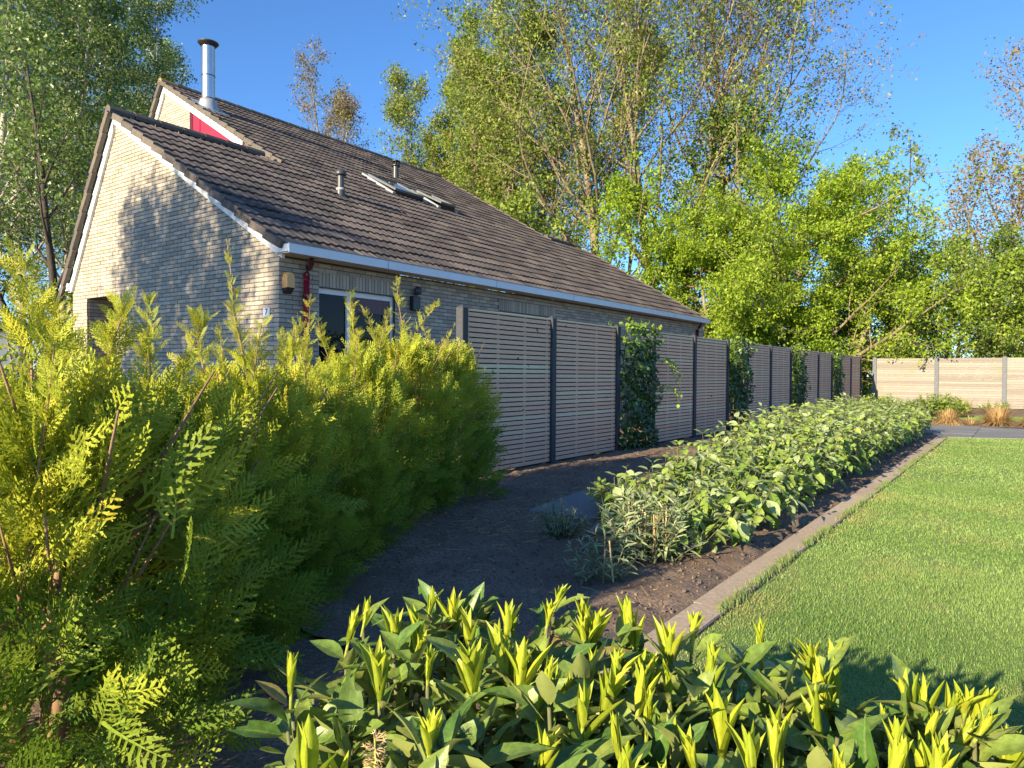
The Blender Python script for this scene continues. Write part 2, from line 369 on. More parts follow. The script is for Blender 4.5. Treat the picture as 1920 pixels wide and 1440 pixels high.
def spray(pairs=9, lobes=3, seed=0, width=0.36):
    """flat fern-like frond of a thuja: an axis, alternating branchlets, scale lobes along each"""
    rg = np.random.default_rng(seed); P = []; F3 = []; F4 = []
    def strip(a, b, w0, w1):
        d = (b-a)/(np.linalg.norm(b-a)+1e-9); s = np.array([-d[1], d[0]]); i = len(P)
        for q, ww in ((a, w0), (b, w1)): P.append(q+s*ww); P.append(q-s*ww)
        F4.append((i, i+1, i+3, i+2))
    bend = rg.uniform(-0.12, 0.12)
    ax = lambda t: np.array([bend*t*t, t])
    for i in range(4): strip(ax(i/4*0.97), ax((i+1)/4*0.97), 0.016*(1-i/5), 0.016*(1-(i+1)/5))
    for k in range(2*pairs):
        t = 0.12+0.86*(k+0.5)/(2*pairs)+rg.uniform(-.01, .01); sd = 1 if k % 2 else -1
        L = width*((1-t)**0.75+0.16)*rg.uniform(0.72, 1.15)*min(1, t*3.2+0.35)
        ang = rad(rg.uniform(40, 58)); d = np.array([sd*math.sin(ang), math.cos(ang)]); a = ax(t)
        d2 = unit(d+np.array([0, 0.45])); mid = a+d*L*0.5; b = mid+d2*L*0.5
        strip(a, mid, 0.010, 0.019); strip(mid, b, 0.019, 0.006)
        for q in range(lobes):
            u = (q+0.8)/(lobes+0.4); c0 = a+(mid-a)*min(1, u*2) if u < .5 else mid+(b-mid)*(u-.5)*2
            for s2 in (1, -1):
                n2 = np.array([-d[1], d[0]])*s2; dd = unit(d*0.75+n2*0.8)
                ll = L*0.30*(1.15-u*0.75)*rg.uniform(.8, 1.2); p = np.array([-dd[1], dd[0]])*ll*0.23; i = len(P)
                P += [c0, c0+dd*ll*0.6+p, c0+dd*ll, c0+dd*ll*0.6-p]; F4.append((i, i+1, i+2, i+3))
    P = np.array(P); z = -0.16*P[:, 1]**2-0.25*np.abs(P[:, 0])**1.5+rg.normal(0, .006, len(P))
    return np.column_stack([P, z]), {4: F4}, None

# ------------------------------------------------------------------ the setting: ground, lawn, paths
def grid(x0, x1, y0, y1, dx, zf, name, mat, **kw):
    nx = max(1, int(round((x1-x0)/dx))); ny = max(1, int(round((y1-y0)/dx)))
    X, Y = np.meshgrid(np.linspace(x0, x1, nx+1), np.linspace(y0, y1, ny+1)); Z = zf(X, Y)
    i = np.arange(ny)[:, None]*(nx+1)+np.arange(nx)[None]; F = np.stack([i, i+1, i+nx+2, i+nx+1], -1).reshape(-1, 4)
    mb = MB(); mb.add(np.stack([X.ravel(), Y.ravel(), Z.ravel()], 1), {4: F}); return mb.build(name, mat, None, True, **kw)
def vnoise(X, Y, s, seed):
    rg = np.random.default_rng(seed); T = rg.random((64, 64)); x = X/s; y = Y/s
    xi = np.floor(x).astype(int); yi = np.floor(y).astype(int); fx = x-xi; fy = y-yi; fx = fx*fx*(3-2*fx); fy = fy*fy*(3-2*fy)
    g = lambda a, b: T[a % 64, b % 64]
    return (g(xi, yi)*(1-fx)+g(xi+1, yi)*fx)*(1-fy)+(g(xi, yi+1)*(1-fx)+g(xi+1, yi+1)*fx)*fy
grid(-220, 220, -160, 320, 40, lambda X, Y: X*0-0.09, 'ground', M['ground'], kind='structure')
def soilz(X, Y):
    return -0.035+0.035*vnoise(X, Y, 0.45, 1)+0.022*vnoise(X, Y, 0.12, 2)+0.016*vnoise(X, Y, 0.045, 3)-0.03*np.clip((X+1.45)/0.12, 0, 1)
grid(-5.4, -1.30, 2.0, 16.4, 0.034, soilz, 'soil_bed', M['soil'], kind='structure')
grid(-9.0, -5.3, -3.0, 24.0, 0.12, lambda X, Y: -0.03+0.03*vnoise(X, Y, 0.3, 4), 'side_bed', M['soil'], kind='structure')
grid(-5.3, 2.2, -3.0, 2.1, 0.1, lambda X, Y: -0.05+0.04*vnoise(X, Y, 0.2, 4), 'hedge_bed', M['soil'], kind='structure')
grid(-6.0, 4.0, 19.35, 31.0, 0.1, lambda X, Y: -0.03+0.04*vnoise(X, Y, 0.3, 5)+0.02*vnoise(X, Y, 0.1, 6), 'back_bed', M['soil'], kind='structure')
LAWN_FAR = lambda x: 15.75+0.45*(x+1.15)
mb = MB(); mb.add([(-1.15, 1.4, -0.012), (3.2, 1.4, -0.012), (3.2, LAWN_FAR(3.2), -0.012), (-1.15, LAWN_FAR(-1.15), -0.012)], [(0, 1, 2, 3)])
mb.build('lawn', M['turf'], kind='structure')
mb = MB(); mb.add([(-1.7, 22.0, 0.004), (3.2, 22.2, 0.004), (3.2, 24.6, 0.004), (-1.2, 24.3, 0.004)], [(0, 1, 2, 3)])
mb.build('lawn', M['turf'], kind='structure')
# edging band between bed and lawn: slabs laid end to end
mb = MB(); mb.box((-1.332, 1.4, -0.09), (-1.15, 15.75, 0.0015)); band = mb.build('edging_path', M['mortar'], kind='structure')
rg = np.random.default_rng(3); y = 1.4; protos = []
for k in range(3):
    q = MB(); q.box((-0.080, 0, -0.06), (0.080, 0.9995, 0), 0.15+0.35*k); protos.append(q.mesh('slab', M['slab']))
for k in range(14):
    o = obj('slab', protos[rg.integers(3)], band, (-1.243+rg.normal(0, .003), y, 0.004)); o.rotation_euler = (0, rg.normal(0, .005), rg.normal(0, .003)); y += 1.0
# the grey path behind the lawn
mb = MB(); mb.add([(-2.6, 15.3, -0.03), (3.6, LAWN_FAR(3.6), -0.03), (3.6, 19.75, -0.03), (-2.6, 19.55, -0.03)], [(0, 1, 2, 3)]); far = mb.build('path', M['mortar'], kind='structure')
for r in range(4):
    for k in range(7):
        x0 = -2.5+k*0.86; x1 = x0+0.85; ya = lambda x: LAWN_FAR(x)+0.04; fr = lambda x, u: ya(x)+(19.6-ya(x))*u
        u0 = r/4+0.003; u1 = (r+1)/4-0.003; q = MB(); t = rg.random()
        P = [(x0, fr(x0, u0)), (x1, fr(x1, u0)), (x1, fr(x1, u1)), (x0, fr(x0, u1))]
        q.add([(a, b, -0.06) for a, b in P]+[(a, b, -0.002+rg.normal(0, .002)) for a, b in P], [(4, 5, 6, 7), (0, 1, 5, 4), (1, 2, 6, 5), (2, 3, 7, 6), (3, 0, 4, 7)], t)
        q.build('slab', M['slabgrey'], far)
# flat stone slabs lying in the soil
for k, (x, yy, a, sx, sy) in enumerate(((-3.05, 5.35, 0.1, 0.30, 0.55), (-2.72, 5.95, -0.05, 0.42, 0.30), (-2.30, 4.62, 0.3, 0.26, 0.14))):
    q = MB(); q.bevbox((-sx, -sy, -0.05), (sx, sy, 0.02), 0.008, 0.4)
    o = q.build('stone_slab', M['slabgrey']); o.location = (x, yy, 0.012); o.rotation_euler = (0.01, -0.015, a)
    o['label'] = ('long flat grey slab lying in the dark soil in front of the fence', 'wide flat grey slab in the soil beside the first bushes of the row', 'small flat slab half hidden beside the grey-leaved shrub')[k]; o['category'] = 'paving slab'

# ------------------------------------------------------------------ the house
YF, XW, YB, XL = 5.87, -8.1, 21.35, -14.26
SL = 0.581; CS = math.cos(math.atan(SL)); SN = math.sin(math.atan(SL))
XR, XU, YV, YU0, YU1, YV1 = -12.63, -17.2, 5.77, 9.07, 19.27, 21.37          # ridges and verges
zr = lambda x: 2.79+SL*(-8.0-x)                                             # top line of the verge board, right slope
SLL = 1.64
zl = lambda x: zr(XR)-SLL*(XR-x)                                            # left steep slope
zl2 = lambda x: zr(XU)-SLL*(XU-x)
house = thing('brick_house', 'long cream brick house with brown tiled roof and stainless flue, white gutter along its side', 'house', (0, 0, 0))
def poly(name, pts, mat, parent, faces=None):
    q = MB(); q.add(pts, faces or [tuple(range(len(pts)))] if len(pts) in (3, 4) else faces); return q.build(name, mat, parent)
# wall bodies (mortar faces), slightly behind the brick faces
P = 0.006
fw = MB()
def quadY(mb, x0, x1, za0, zb0, za1, zb1, y): mb.add([(x0, y, za0), (x1, y, za1), (x1, y, zb1), (x0, y, zb0)], [(0, 1, 2, 3)])
OX0, OX1, OZ = -13.70, -12.62, 2.4375
xs = [XL, OX0, OX1, XW]
yy = YF+P
quadY(fw, XL, OX0, -0.1, min(zl(XL), 9), -0.1, zl(OX0), yy)
quadY(fw, OX0, XR-0.0, OZ, zl(OX0), OZ, zr(XR), yy)
quadY(fw, XR, OX1, OZ, zr(XR), OZ, zr(OX1), yy)
quadY(fw, OX1, XW, -0.1, zr(OX1), -0.1, zr(XW)-0.03, yy)
for a in ([(OX0, yy, -0.1), (OX0, yy+1.1, -0.1), (OX0, yy+1.1, OZ), (OX0, yy, OZ)], [(OX1, yy, -0.1), (OX1, yy, OZ), (OX1, yy+1.1, OZ), (OX1, yy+1.1, -0.1)],
          [(OX0, yy+1.1, -0.1), (OX1, yy+1.1, -0.1), (OX1, yy+1.1, OZ), (OX0, yy+1.1, OZ)], [(OX0, yy, OZ), (OX0, yy+1.1, OZ), (OX1, yy+1.1, OZ), (OX1, yy, OZ)]): fw.add(a, [(0, 1, 2, 3)])
front = fw.build('front_wall', M['mortar'], house)
WY0, WY1, WZ = 6.53, 8.03, 2.345
W2Y0, W2Y1, W2Z0, W2Z1 = 10.76, 12.75, 1.0, 2.33
sw = MB()
def quadX(mb, y0, y1, z0, z1, x): mb.add([(x, y0, z0), (x, y1, z0), (x, y1, z1), (x, y0, z1)], [(0, 1, 2, 3)])
xx = XW-P
for a in ((YF, WY0, -0.1, 2.70), (WY0, WY1, WZ, 2.70), (WY1, W2Y0, -0.1, 2.70), (W2Y0, W2Y1, -0.1, W2Z0), (W2Y0, W2Y1, W2Z1, 2.70), (W2Y1, YB, -0.1, 2.70)): quadX(sw, *a, xx)
for y0, y1, z0, z1 in ((WY0, WY1, -0.1, WZ), (W2Y0, W2Y1, W2Z0, W2Z1)):
    for a in ([(xx, y0, z0), (xx-.14, y0, z0), (xx-.14, y0, z1), (xx, y0, z1)], [(xx, y1, z0), (xx, y1, z1), (xx-.14, y1, z1), (xx-.14, y1, z0)], [(xx, y0, z1), (xx-.14, y0, z1), (xx-.14, y1, z1), (xx, y1, z1)], [(xx, y0, z0), (xx, y1, z0), (xx-.14, y1, z0), (xx-.14, y0, z0)]): sw.add(a, [(0, 1, 2, 3)])
side = sw.build('side_wall', M['mortar'], house)
q = MB(); q.add([(XL, YF+.01, -.1), (XL, YB, -.1), (XL, YB, 2.9), (XL, YF+.01, 2.7)], [(0, 3, 2, 1)])
q.add([(XL, YB, -.1), (XW, YB, -.1), (XW, YB, 2.7), (XR, YB, zr(XR)-.02), (XL, YB, 2.7)], [(0, 1, 2, 3), (0, 3, 4)]); q.build('rear_wall', M['brick'], house)
ug = MB(); yu = YU0+0.10
ug.add([(-19.2, yu+P, 4.0), (XU, yu+P, 4.0), (XU, yu+P, zr(XU)), (-19.2, yu+P, zl2(-19.2))], [(0, 1, 2, 3)])
ug.add([(XU, yu+P, 4.0), (-12.9, yu+P, 4.0), (-12.9, yu+P, zr(-12.9)), (XU, yu+P, zr(XU))], [(0, 1, 2, 3)])
ug.add([(-19.2, yu+P, -.1), (-19.2, YU1, -.1), (-19.2, YU1, zl2(-19.2)), (-19.2, yu+P, zl2(-19.2))], [(0, 1, 2, 3)])
upper = ug.build('upper_gable_wall', M['mortar'], house)

# bricks: real pieces; the 300 that show largest are objects, the rest one stuff part per wall
BH, BP, BL, BLP, BD = 0.051, 0.0625, 0.211, 0.221, 0.026
rg = np.random.default_rng(21)
bricks = []                                                      # (wall, center, u length, height, soldier?)
def course(wall, z, segs, off):
    for a, b in segs:
        if b-a < 0.05: continue
        u = a-((a-off) % BLP); first = True
        while u < b-0.02:
            s = max(u, a); e = min(u+BL, b)
            if e-s > 0.03: bricks.append((wall, s, e, z, z+BH))
            u += BLP
def cut(segs, holes):
    for h0, h1 in holes:
        out = []
        for a, b in segs:
            if h1 <= a or h0 >= b: out.append((a, b)); continue
            if h0 > a: out.append((a, h0))
            if h1 < b: out.append((h1, b))
        segs = out
    return segs
nrow = int(5.6/BP)
for i in range(nrow):
    z = i*BP; zt = z+BH
    a = max(XL, XR-(zr(XR)-zt)/SLL+0.02) if zt > zl(XL) else XL
    b = min(XW, -8.0-(zt-2.79)/SL-0.02) if zt > 2.7 else XW
    holes = [(OX0, OX1)] if zt < OZ+0.01 else []
    course('front', z, cut([(a, b)], holes), XW+(BLP/2 if i % 2 else 0))
    if zt < 2.70:
        h = [(WY0, WY1)] if zt < 2.58 else []
        if (W2Z0 < zt < 2.56): h.append((W2Y0, W2Y1))
        course('side', z, cut([(YF, YB)], h), YF+(BLP/2 if i % 2 else 0))
for i in range(int(4.3/BP), int(8.1/BP)):
    z = i*BP; zt = z+BH; a = max(-19.15, XU-(zr(XU)-zt)/SLL+0.02); b = min(-16.06, -8.0-(zt-2.79)/SL-0.05)
    if z > 5.2: course('upper', z, [(a, b)], -16.06+(BLP/2 if i % 2 else 0))
for y0, y1, z0, z1 in ((WY0, WY1, 2.357, 2.565), (W2Y0, W2Y1, 2.343, 2.551)):
    n = int(round((y1-y0)/BP)); p = (y1-y0)/n
    for k in range(n): bricks.append(('side', y0+k*p+0.005, y0+(k+1)*p-0.005, z0, z1))
def bcenter(bk):
    wl, s, e, z0, z1 = bk
    return ((s+e)/2, YF, (z0+z1)/2) if wl == 'front' else ((s+e)/2, yu, (z0+z1)/2) if wl == 'upper' else (XW, (s+e)/2, (z0+z1)/2)
cen = np.array([bcenter(b) for b in bricks])
def ends(bk):
    wl, s, e, z0, z1 = bk; c = bcenter(bk)
    return ((s, c[1], z0), (e, c[1], z1)) if wl != 'side' else ((XW, s, z0), (XW, e, z1))
e0 = project(np.array([ends(b)[0] for b in bricks])); e1 = project(np.array([ends(b)[1] for b in bricks]))
area = np.abs((e1[:, 0]-e0[:, 0])*np.abs(e1[:, 1]-e0[:, 1])); pc = project(cen)
clear = (pc[:, 0] > 140) & (pc[:, 1] < np.where(pc[:, 0] < 400, 640, np.where(pc[:, 0] < 560, 600, np.where(pc[:, 0] < 860, 620, 585+0.11*(pc[:, 0]-870)))))
clear &= ~((cen[:, 1] > 9.75) & (cen[:, 2] < 1.9) & (cen[:, 0] > -8.2))
big = set(np.argsort(-np.where(clear, np.minimum(area, 400), 0))[:300].tolist())
bmesh_cache = {}
def brick_mesh(L, H, t):
    k = (round(L, 3), round(H, 3), t)
    if k not in bmesh_cache:
        q = MB(); q.bevbox((-L/2, 0, -H/2), (L/2, BD, H/2), 0.003, 0.1+0.2*t); bmesh_cache[k] = q.mesh('brick', M['brick'])
    return bmesh_cache[k]
RY = np.array([[0, 1, 0], [1, 0, 0], [0, 0, 1.0]])
RS = np.array([[0, -1, 0], [1, 0, 0], [0, 0, 1.0]])               # local y (depth) -> -x for the side wall
stuff = {'front': MB(), 'side': MB(), 'upper': MB()}; walls = {'front': front, 'side': side, 'upper': upper}
for i, bk in enumerate(bricks):
    wl, s, e, z0, z1 = bk; c = np.array(cen[i]); dpt = rg.normal(0, 0.0012); t = int(rg.integers(0, 5))
    if wl == 'side': c[0] += dpt
    else: c[1] += dpt
    if i in big:
        obj('brick', brick_mesh(e-s, z1-z0, t), walls[wl], c, RS if wl == 'side' else np.eye(3))
    else:
        q = stuff[wl]; hl = (e-s)/2; hh = (z1-z0)/2
        if wl == 'side': q.box((c[0]-BD, c[1]-hl, c[2]-hh), (c[0], c[1]+hl, c[2]+hh), 0.1+0.2*t)
        else: q.box((c[0]-hl, c[1], c[2]-hh), (c[0]+hl, c[1]+BD, c[2]+hh), 0.1+0.2*t)
# bricks of the porch recess
q = stuff['front']
for i in range(int(OZ/BP)):
    z = i*BP; off = 0.11*(i % 2)
    for k in range(6):
        a = OX0+k*BLP-off; q.box((max(a, OX0), YF+1.1-0.0, z), (min(a+BL, OX1), YF+1.1+0.02, z+BH), rg.random()) if min(a+BL, OX1)-max(a, OX0) > .03 else None
        b = YF+k*BLP-off
        if min(b+BL, YF+1.1)-max(b, YF+.03) > .03:
            q.box((OX0-0.02, max(b, YF+.03), z), (OX0+0.006, min(b+BL, YF+1.1), z+BH), rg.random())
for k, q in stuff.items():
    if q.n: q.build('brick', M['brick'], walls[k], kind='stuff')

# roof: one body with tiles as pieces
RB = 0.05                                                         # tile bed above the board line
ro = MB()
def rp(x, y, off=0.0): return (x+SN*off, y, zr(x)+CS*off)
ro.add([rp(-7.95, YV+.06, RB-.03), rp(-7.95, YV1-.03, RB-.03), rp(XR, YV1-.03, RB-.03), rp(XR, YV+.06, RB-.03)], [(0, 1, 2, 3)])
ro.add([rp(XR, YU0+.06, RB-.03), rp(XR, YU1, RB-.03), rp(XU, YU1, RB-.03), rp(XU, YU0+.06, RB-.03)], [(0, 1, 2, 3)])
def lp(x, y, off, f): return (x-0.853*off, y, f(x)+0.52*off)
for f, xa, xb, ya, yb in ((zl, XR, -14.42, YV+.06, YU0+.2), (zl, XR, -14.42, YU1-.2, YV1-.03), (zl2, XU, -19.35, YU0+.06, YU1)):
    ro.add([lp(xa, ya, RB, f), lp(xa, yb, RB, f), lp(xb, yb, RB, f), lp(xb, ya, RB, f)], [(0, 3, 2, 1)])
roof = ro.build('roof', M['tile'], house)
def tile_profile(t, w=0.302, L=0.405):
    q = MB(); n = 8; X = np.linspace(0, w, n+1); h = 0.0085*(1-np.cos(2*math.pi*(X/0.15)+2.2))
    top0 = np.stack([X, np.full(n+1, 0.0), h+0.030], 1); top1 = np.stack([X, np.full(n+1, L), h+0.002], 1); bot = np.stack([X, np.full(n+1, 0.004), h+0.004], 1)
    V = np.concatenate([top0, top1, bot]); F = []
    for i in range(n):
        F.append((i, i+1, n+1+i+1, n+1+i)); F.append((2*(n+1)+i, 2*(n+1)+i+1, i+1, i))
    e = 3*(n+1); V = np.concatenate([V, [(0, L, -.01), (w, L, -.01)]]); F.append((0, n+1, e, 2*(n+1))); F.append((n, 2*(n+1)+n, e+1, 2*n+1))
    q.add(V, F, t); return q
TM = [tile_profile(t).mesh('roof_tile', M['tile']) for t in (0.05, 0.4, 0.65, 1.0)]
TV = {k: (np.concatenate(tile_profile(0.5).v), {kk: np.concatenate(a) for kk, a in tile_profile(0.5).f.items() if a}, None) for k in (0,)}[0]
R3 = np.array([[0, -CS, SN], [1, 0, 0], [0, SN, CS]])
ROW = 0.373; tiles = []
SK = ((-13.52, -12.58, 12.36, 13.38), (-13.32, -12.48, 13.90, 14.50))      # skylight openings
for i in range(29):
    sd = i*ROW; x = -7.93-sd*CS
    if x < XU+0.12: break
    k0, k1 = (0, 52) if x-0.2 > XR else (11, 45)
    for k in range(k0, k1):
        y = YV+k*0.30
        if any(x < b and x-0.33 > a and y+.3 > c+.02 and y < d-.02 for a, b, c, d in SK): continue
        tiles.append((x, y))
tl = np.array([(x, y, zr(x)) for x, y in tiles]); pt = project(tl+np.array([0, .15, .05])); key = pt[:, 2]+np.where(pt[:, 0] < 200, 50, 0)
bigt = set(np.argsort(key)[:262].tolist()); rest = []
for i, (x, y) in enumerate(tiles):
    p = np.array(rp(x, y, RB)); j = rg.normal(0, .0025, 3); j[1] *= 0.5
    if i in bigt: obj('roof_tile', TM[rg.integers(4)], roof, p+j, R3)
    else: rest.append(p+j)
q = MB(); rest = np.array(rest); scatter(q, TV, rest, np.broadcast_to(R3, (len(rest), 3, 3)), np.ones(len(rest)), rg.random(len(rest))); q.build('roof_tile', M['tile'], roof, kind='stuff')
# verge tiles: stepped side pieces along the front edges
def vbox(t, a, b):
    q = MB(); x0, y0, z0 = a; x1, y1, z1 = b; tl_ = 0.036
    V = [(x0, y0, z0+tl_), (x1, y0, z0+tl_), (x1, y1, z0), (x0, y1, z0), (x0, y0, z1+tl_), (x1, y0, z1+tl_), (x1, y1, z1), (x0, y1, z1)]
    q.add(V, [(0, 3, 2, 1), (4, 5, 6, 7), (0, 1, 5, 4), (1, 2, 6, 5), (2, 3, 7, 6), (3, 0, 4, 7)], t); return q
VM = [vbox(t, (-0.040, 0, -0.07), (0.030, 0.40, 0.032)).mesh('verge_tile', M['verge']) for t in (0.1, 0.5, 0.9)]
for i in range(29):
    x = -7.93-i*ROW*CS
    if x < XU+0.1: break
    if x-0.2 > XR:
        obj('verge_tile', VM[rg.integers(3)], roof, rp(x, YV, RB), R3)
        R4 = R3.copy(); o = obj('verge_tile', VM[rg.integers(3)], roof, rp(x, YV1+.01, RB), R3)
    else:
        obj('verge_tile', VM[rg.integers(3)], roof, rp(x, YU0, RB), R3); obj('verge_tile', VM[rg.integers(3)], roof, rp(x, YU1+.01, RB), R3)
cl, snl = 1/math.hypot(1, SLL), SLL/math.hypot(1, SLL)
R5 = np.array([[0, cl, -snl], [1, 0, 0], [0, snl, cl]])            # left slope: x->Y, y up-slope, z outward (mirrored handedness is harmless)
for f, xa, xb, yv in ((zl, XR, -14.42, YV), (zl2, XU, -19.3, YU0)):
    n = int((xa-xb)/cl/ROW)
    for i in range(n+1):
        x = xa-(i+1)*ROW*cl*0.985
        obj('verge_tile', VM[rg.integers(3)], roof, lp(x, yv, RB, f), R5)
# ridge tiles
def ridge_mesh(mat, t, L=0.42):
    q = MB(); n = 6; a = np.linspace(-0.15*math.pi, 1.12*math.pi, n+1); V = []
    for y, r in ((0, 0.098), (L, 0.090)):
        V += [(r*math.cos(u), y, r*math.sin(u)) for u in a]
    F = [(i, i+1, n+1+i+1, n+1+i) for i in range(n)]; V += [(0, 0, 0)]; F += [(i+1, i, 2*(n+1)) for i in range(n)]
    q.add(V, F, t); return q.mesh('ridge_tile', mat)
RM = [ridge_mesh(M['verge'], t) for t in (0.1, 0.6)]; RL = ridge_mesh(M['lichen'], 0.6)
for xr, ya, yb in ((XR, YV-.03, YU0-.3), (XU, YU0-.04, YU1), (XR, YU1, YV1)):
    n = int((yb-ya)/0.40)
    for k in range(n):
        me = RL if (k == 0 and xr == XU) or (k == n-1 and ya == YU1) else (ridge_mesh(M['verge'], 0.4) if k == 0 and ya < 6 else RM[rg.integers(2)])
        obj('ridge_tile', me, roof, (xr, ya+k*(yb-ya)/n, zr(xr)+0.062))
# white boards under the verges
def board(name, pts, y0, y1, mat, parent):
    q = MB(); n = len(pts); q.add([(x, y0, z) for x, z in pts]+[(x, y1, z) for x, z in pts], [tuple(range(n)), tuple(range(n, 2*n))[::-1]]+[(i, (i+1) % n, n+(i+1) % n, n+i) for i in range(n)]); return q.build(name, mat, parent)
bw = 0.115
board('verge_board', [(-7.98, zr(-7.98)), (XR, zr(XR)), (XR, zr(XR)-bw*1.15), (-7.98, zr(-7.98)-bw*1.15)], YF-.045, YF+.0, M['white'], house)
board('verge_board', [(XR-.002, zr(XR)), (-14.40, zl(-14.40)), (-14.40+.16, zl(-14.40)), (XR-.002, zr(XR)-bw*2.3)], YF-.045, YF+.0, M['white'], house)
board('verge_board', [(-13.9, zr(-13.9)-.04), (XU, zr(XU)-.0), (XU, zr(XU)-bw*1.5), (-13.9, zr(-13.9)-.04-bw*1.5)], yu-.05, yu-.002, M['white'], house)
board('verge_board', [(XU-.002, zr(XU)), (-19.2, zl2(-19.2)), (-19.2+.16, zl2(-19.2)), (XU-.002, zr(XU)-bw*2.3)], yu-.05, yu-.002, M['white'], house)
# red boarded panel in the upper gable
q = MB(); xa, xb = -15.93, -13.5
q.add([(xa, yu-.012, 4.9), (xb, yu-.012, 4.9), (xb, yu-.012, zr(xb)-.1), (xa, yu-.012, zr(xa)-.1)], [(0, 1, 2, 3)]); rp_ = q.build('red_panel', M['redpanel'], house)
q = MB(); q.box((-16.06, yu-.02, 4.9), (-15.93, yu-.004, zr(-16.06)-.12)); q.build('panel_frame', M['maroon'], rp_)
q = MB(); q.box((-15.70, yu-.024, 4.9), (-15.62, yu-.0125, zr(-15.62)-.14)); q.build('batten', M['redpanel'], rp_)
# gutters
gx0, gx1, gz0, gz1, gy0, gy1 = -8.07, -7.77, 2.700, 2.822, 5.785, 21.0
q = MB(); q.box((gx1-.022, gy0, gz0), (gx1, gy1, gz1)); q.box((gx0, gy0, gz0+.02), (gx1-.022, gy0+.02, gz1-.004)); q.box((gx0, gy1-.02, gz0+.02), (gx1-.022, gy1, gz1-.004))
gut = q.build('gutter', M['gutter'], house)
q = MB(); q.box((gx1-.04, gy0-.004, gz1), (gx1+.006, gy1+.004, gz1+.014)); q.build('gutter_edge', M['zinc'], gut)
q = MB(); q.box((gx0, gy0+.021, gz0), (gx1-.0225, gy1-.021, gz0+.02)); q.build('soffit', M['soffit'], gut)
q = MB()
for yy_ in (7.55, 10.25, 12.95, 15.65, 18.35): q.box((gx1, yy_, gz0), (gx1+.0015, yy_+.008, gz1))
q.build('joint', M['zinc'], gut)
q = MB(); q.box((-14.58, YF-.09, 2.60), (-14.27, YB, 2.74)); q.build('gutter', M['gutter'], house)
# downpipes
def downpipe(y):
    q = MB(); q.tube([(XW+.06, y, 2.44), (XW+.06, y, -.05)], 0.041, 12); p = q.build('downpipe', M['redpaint'], house, True)
    q = MB(); q.tube([(XW+.06, y, 2.43), (XW+.06, y, 2.50), (XW+.10, y, 2.57), (XW+.16, y, 2.64), (XW+.17, y, 2.70)], 0.045, 12); q.build('elbow', M['maroon'], p, True)
    for z in (2.2, 1.2):
        q = MB(); q.lathe([(0.045, -.015), (0.048, -.015), (0.048, .015), (0.045, .015)], (XW+.06, y, z), 14); q.build('pipe_clip', M['maroon'], p)
downpipe(6.27); downpipe(20.7)
# window and door in one white frame
fx = XW-0.055
def bx(name, mat, parent, *bs):
    q = MB()
    for a, b in bs: q.bevbox(a, b, 0.004)
    return q.build(name, mat, parent)
win = bx('window', M['white'], house, ((fx-.06, WY0, 2.265), (fx, WY1, WZ)), ((fx-.06, WY0, 1.10), (fx, WY0+.05, 2.264)), ((fx-.06, 7.09, 1.10), (fx, 7.16, 2.264)), ((fx-.06, WY0+.051, 1.10), (fx, 7.089, 1.16)), ((fx-.06, 7.98, 0.0), (fx, WY1, 2.264)))
q = MB(); q.add([(fx-.035, WY0+.05, 1.16), (fx-.035, 7.09, 1.16), (fx-.035, 7.09, 2.265), (fx-.035, WY0+.05, 2.265)], [(0, 1, 2, 3)]); q.build('pane', M['pane'], win)
bx('sill', M['maroon'], win, ((fx-.05, WY0+.002, 0.0), (fx-.012, 7.09, 1.098)))
door = bx('door', M['maroon'], house, ((fx-.05, 7.162, 0.02), (fx-.012, 7.30, 2.262)), ((fx-.05, 7.83, 0.02), (fx-.012, 7.978, 2.262)), ((fx-.05, 7.301, 2.04), (fx-.012, 7.829, 2.262)), ((fx-.05, 7.301, 0.02), (fx-.012, 7.829, 1.05)))
q = MB(); q.add([(fx-.035, 7.30, 1.05), (fx-.035, 7.83, 1.05), (fx-.035, 7.83, 2.04), (fx-.035, 7.30, 2.04)], [(0, 1, 2, 3)]); q.build('pane', M['pane'], door)
q = MB(); q.tube([(fx-.01, 7.24, 1.05), (fx+.03, 7.24, 1.05), (fx+.04, 7.25, 1.05), (fx+.04, 7.36, 1.05)], 0.009, 8); q.build('handle', M['steel'], door, True)
w2 = bx('window', M['white'], house, ((fx-.06, W2Y0, W2Z1-.06), (fx, W2Y1, W2Z1)), ((fx-.06, W2Y0, W2Z0), (fx, W2Y0+.06, W2Z1-.061)), ((fx-.06, W2Y1-.06, W2Z0), (fx, W2Y1, W2Z1-.061)), ((fx-.06, 11.7, W2Z0), (fx, 11.77, W2Z1-.061)))
q = MB(); q.add([(fx-.035, W2Y0, W2Z0), (fx-.035, W2Y1, W2Z0), (fx-.035, W2Y1, W2Z1), (fx-.035, W2Y0, W2Z1)], [(0, 1, 2, 3)]); q.build('pane', M['pane'], w2)
# flue, vents, skylights: parts of the roof
cx, cy = -15.86, 9.50; cz = zr(cx)
q = MB(); q.lathe([(0.15, 0.15), (0.15, 1.50)], (cx, cy, cz), 28); fl = q.build('flue', M['steel'], roof, True)
q = MB(); q.lathe([(0.30, -.18), (0.20, .17), (0.185, .24), (0.155, .25)], (cx, cy, cz), 28); q.build('flashing', M['coneflash'], fl, True)
q = MB(); q.lathe([(0.154, .25), (0.165, .25), (0.165, .275), (0.154, .275)], (cx, cy, cz), 28); q.lathe([(0.155, .80), (0.157, .80), (0.157, .82), (0.155, .82)], (cx, cy, cz), 28); q.build('band', M['capdark'], fl)
q = MB(); q.lathe([(0.0, 1.64), (0.10, 1.635), (0.235, 1.60), (0.24, 1.585), (0.225, 1.57), (0.16, 1.50), (0.0, 1.50)], (cx, cy, cz), 28); q.build('cap', M['capdark'], fl, True)
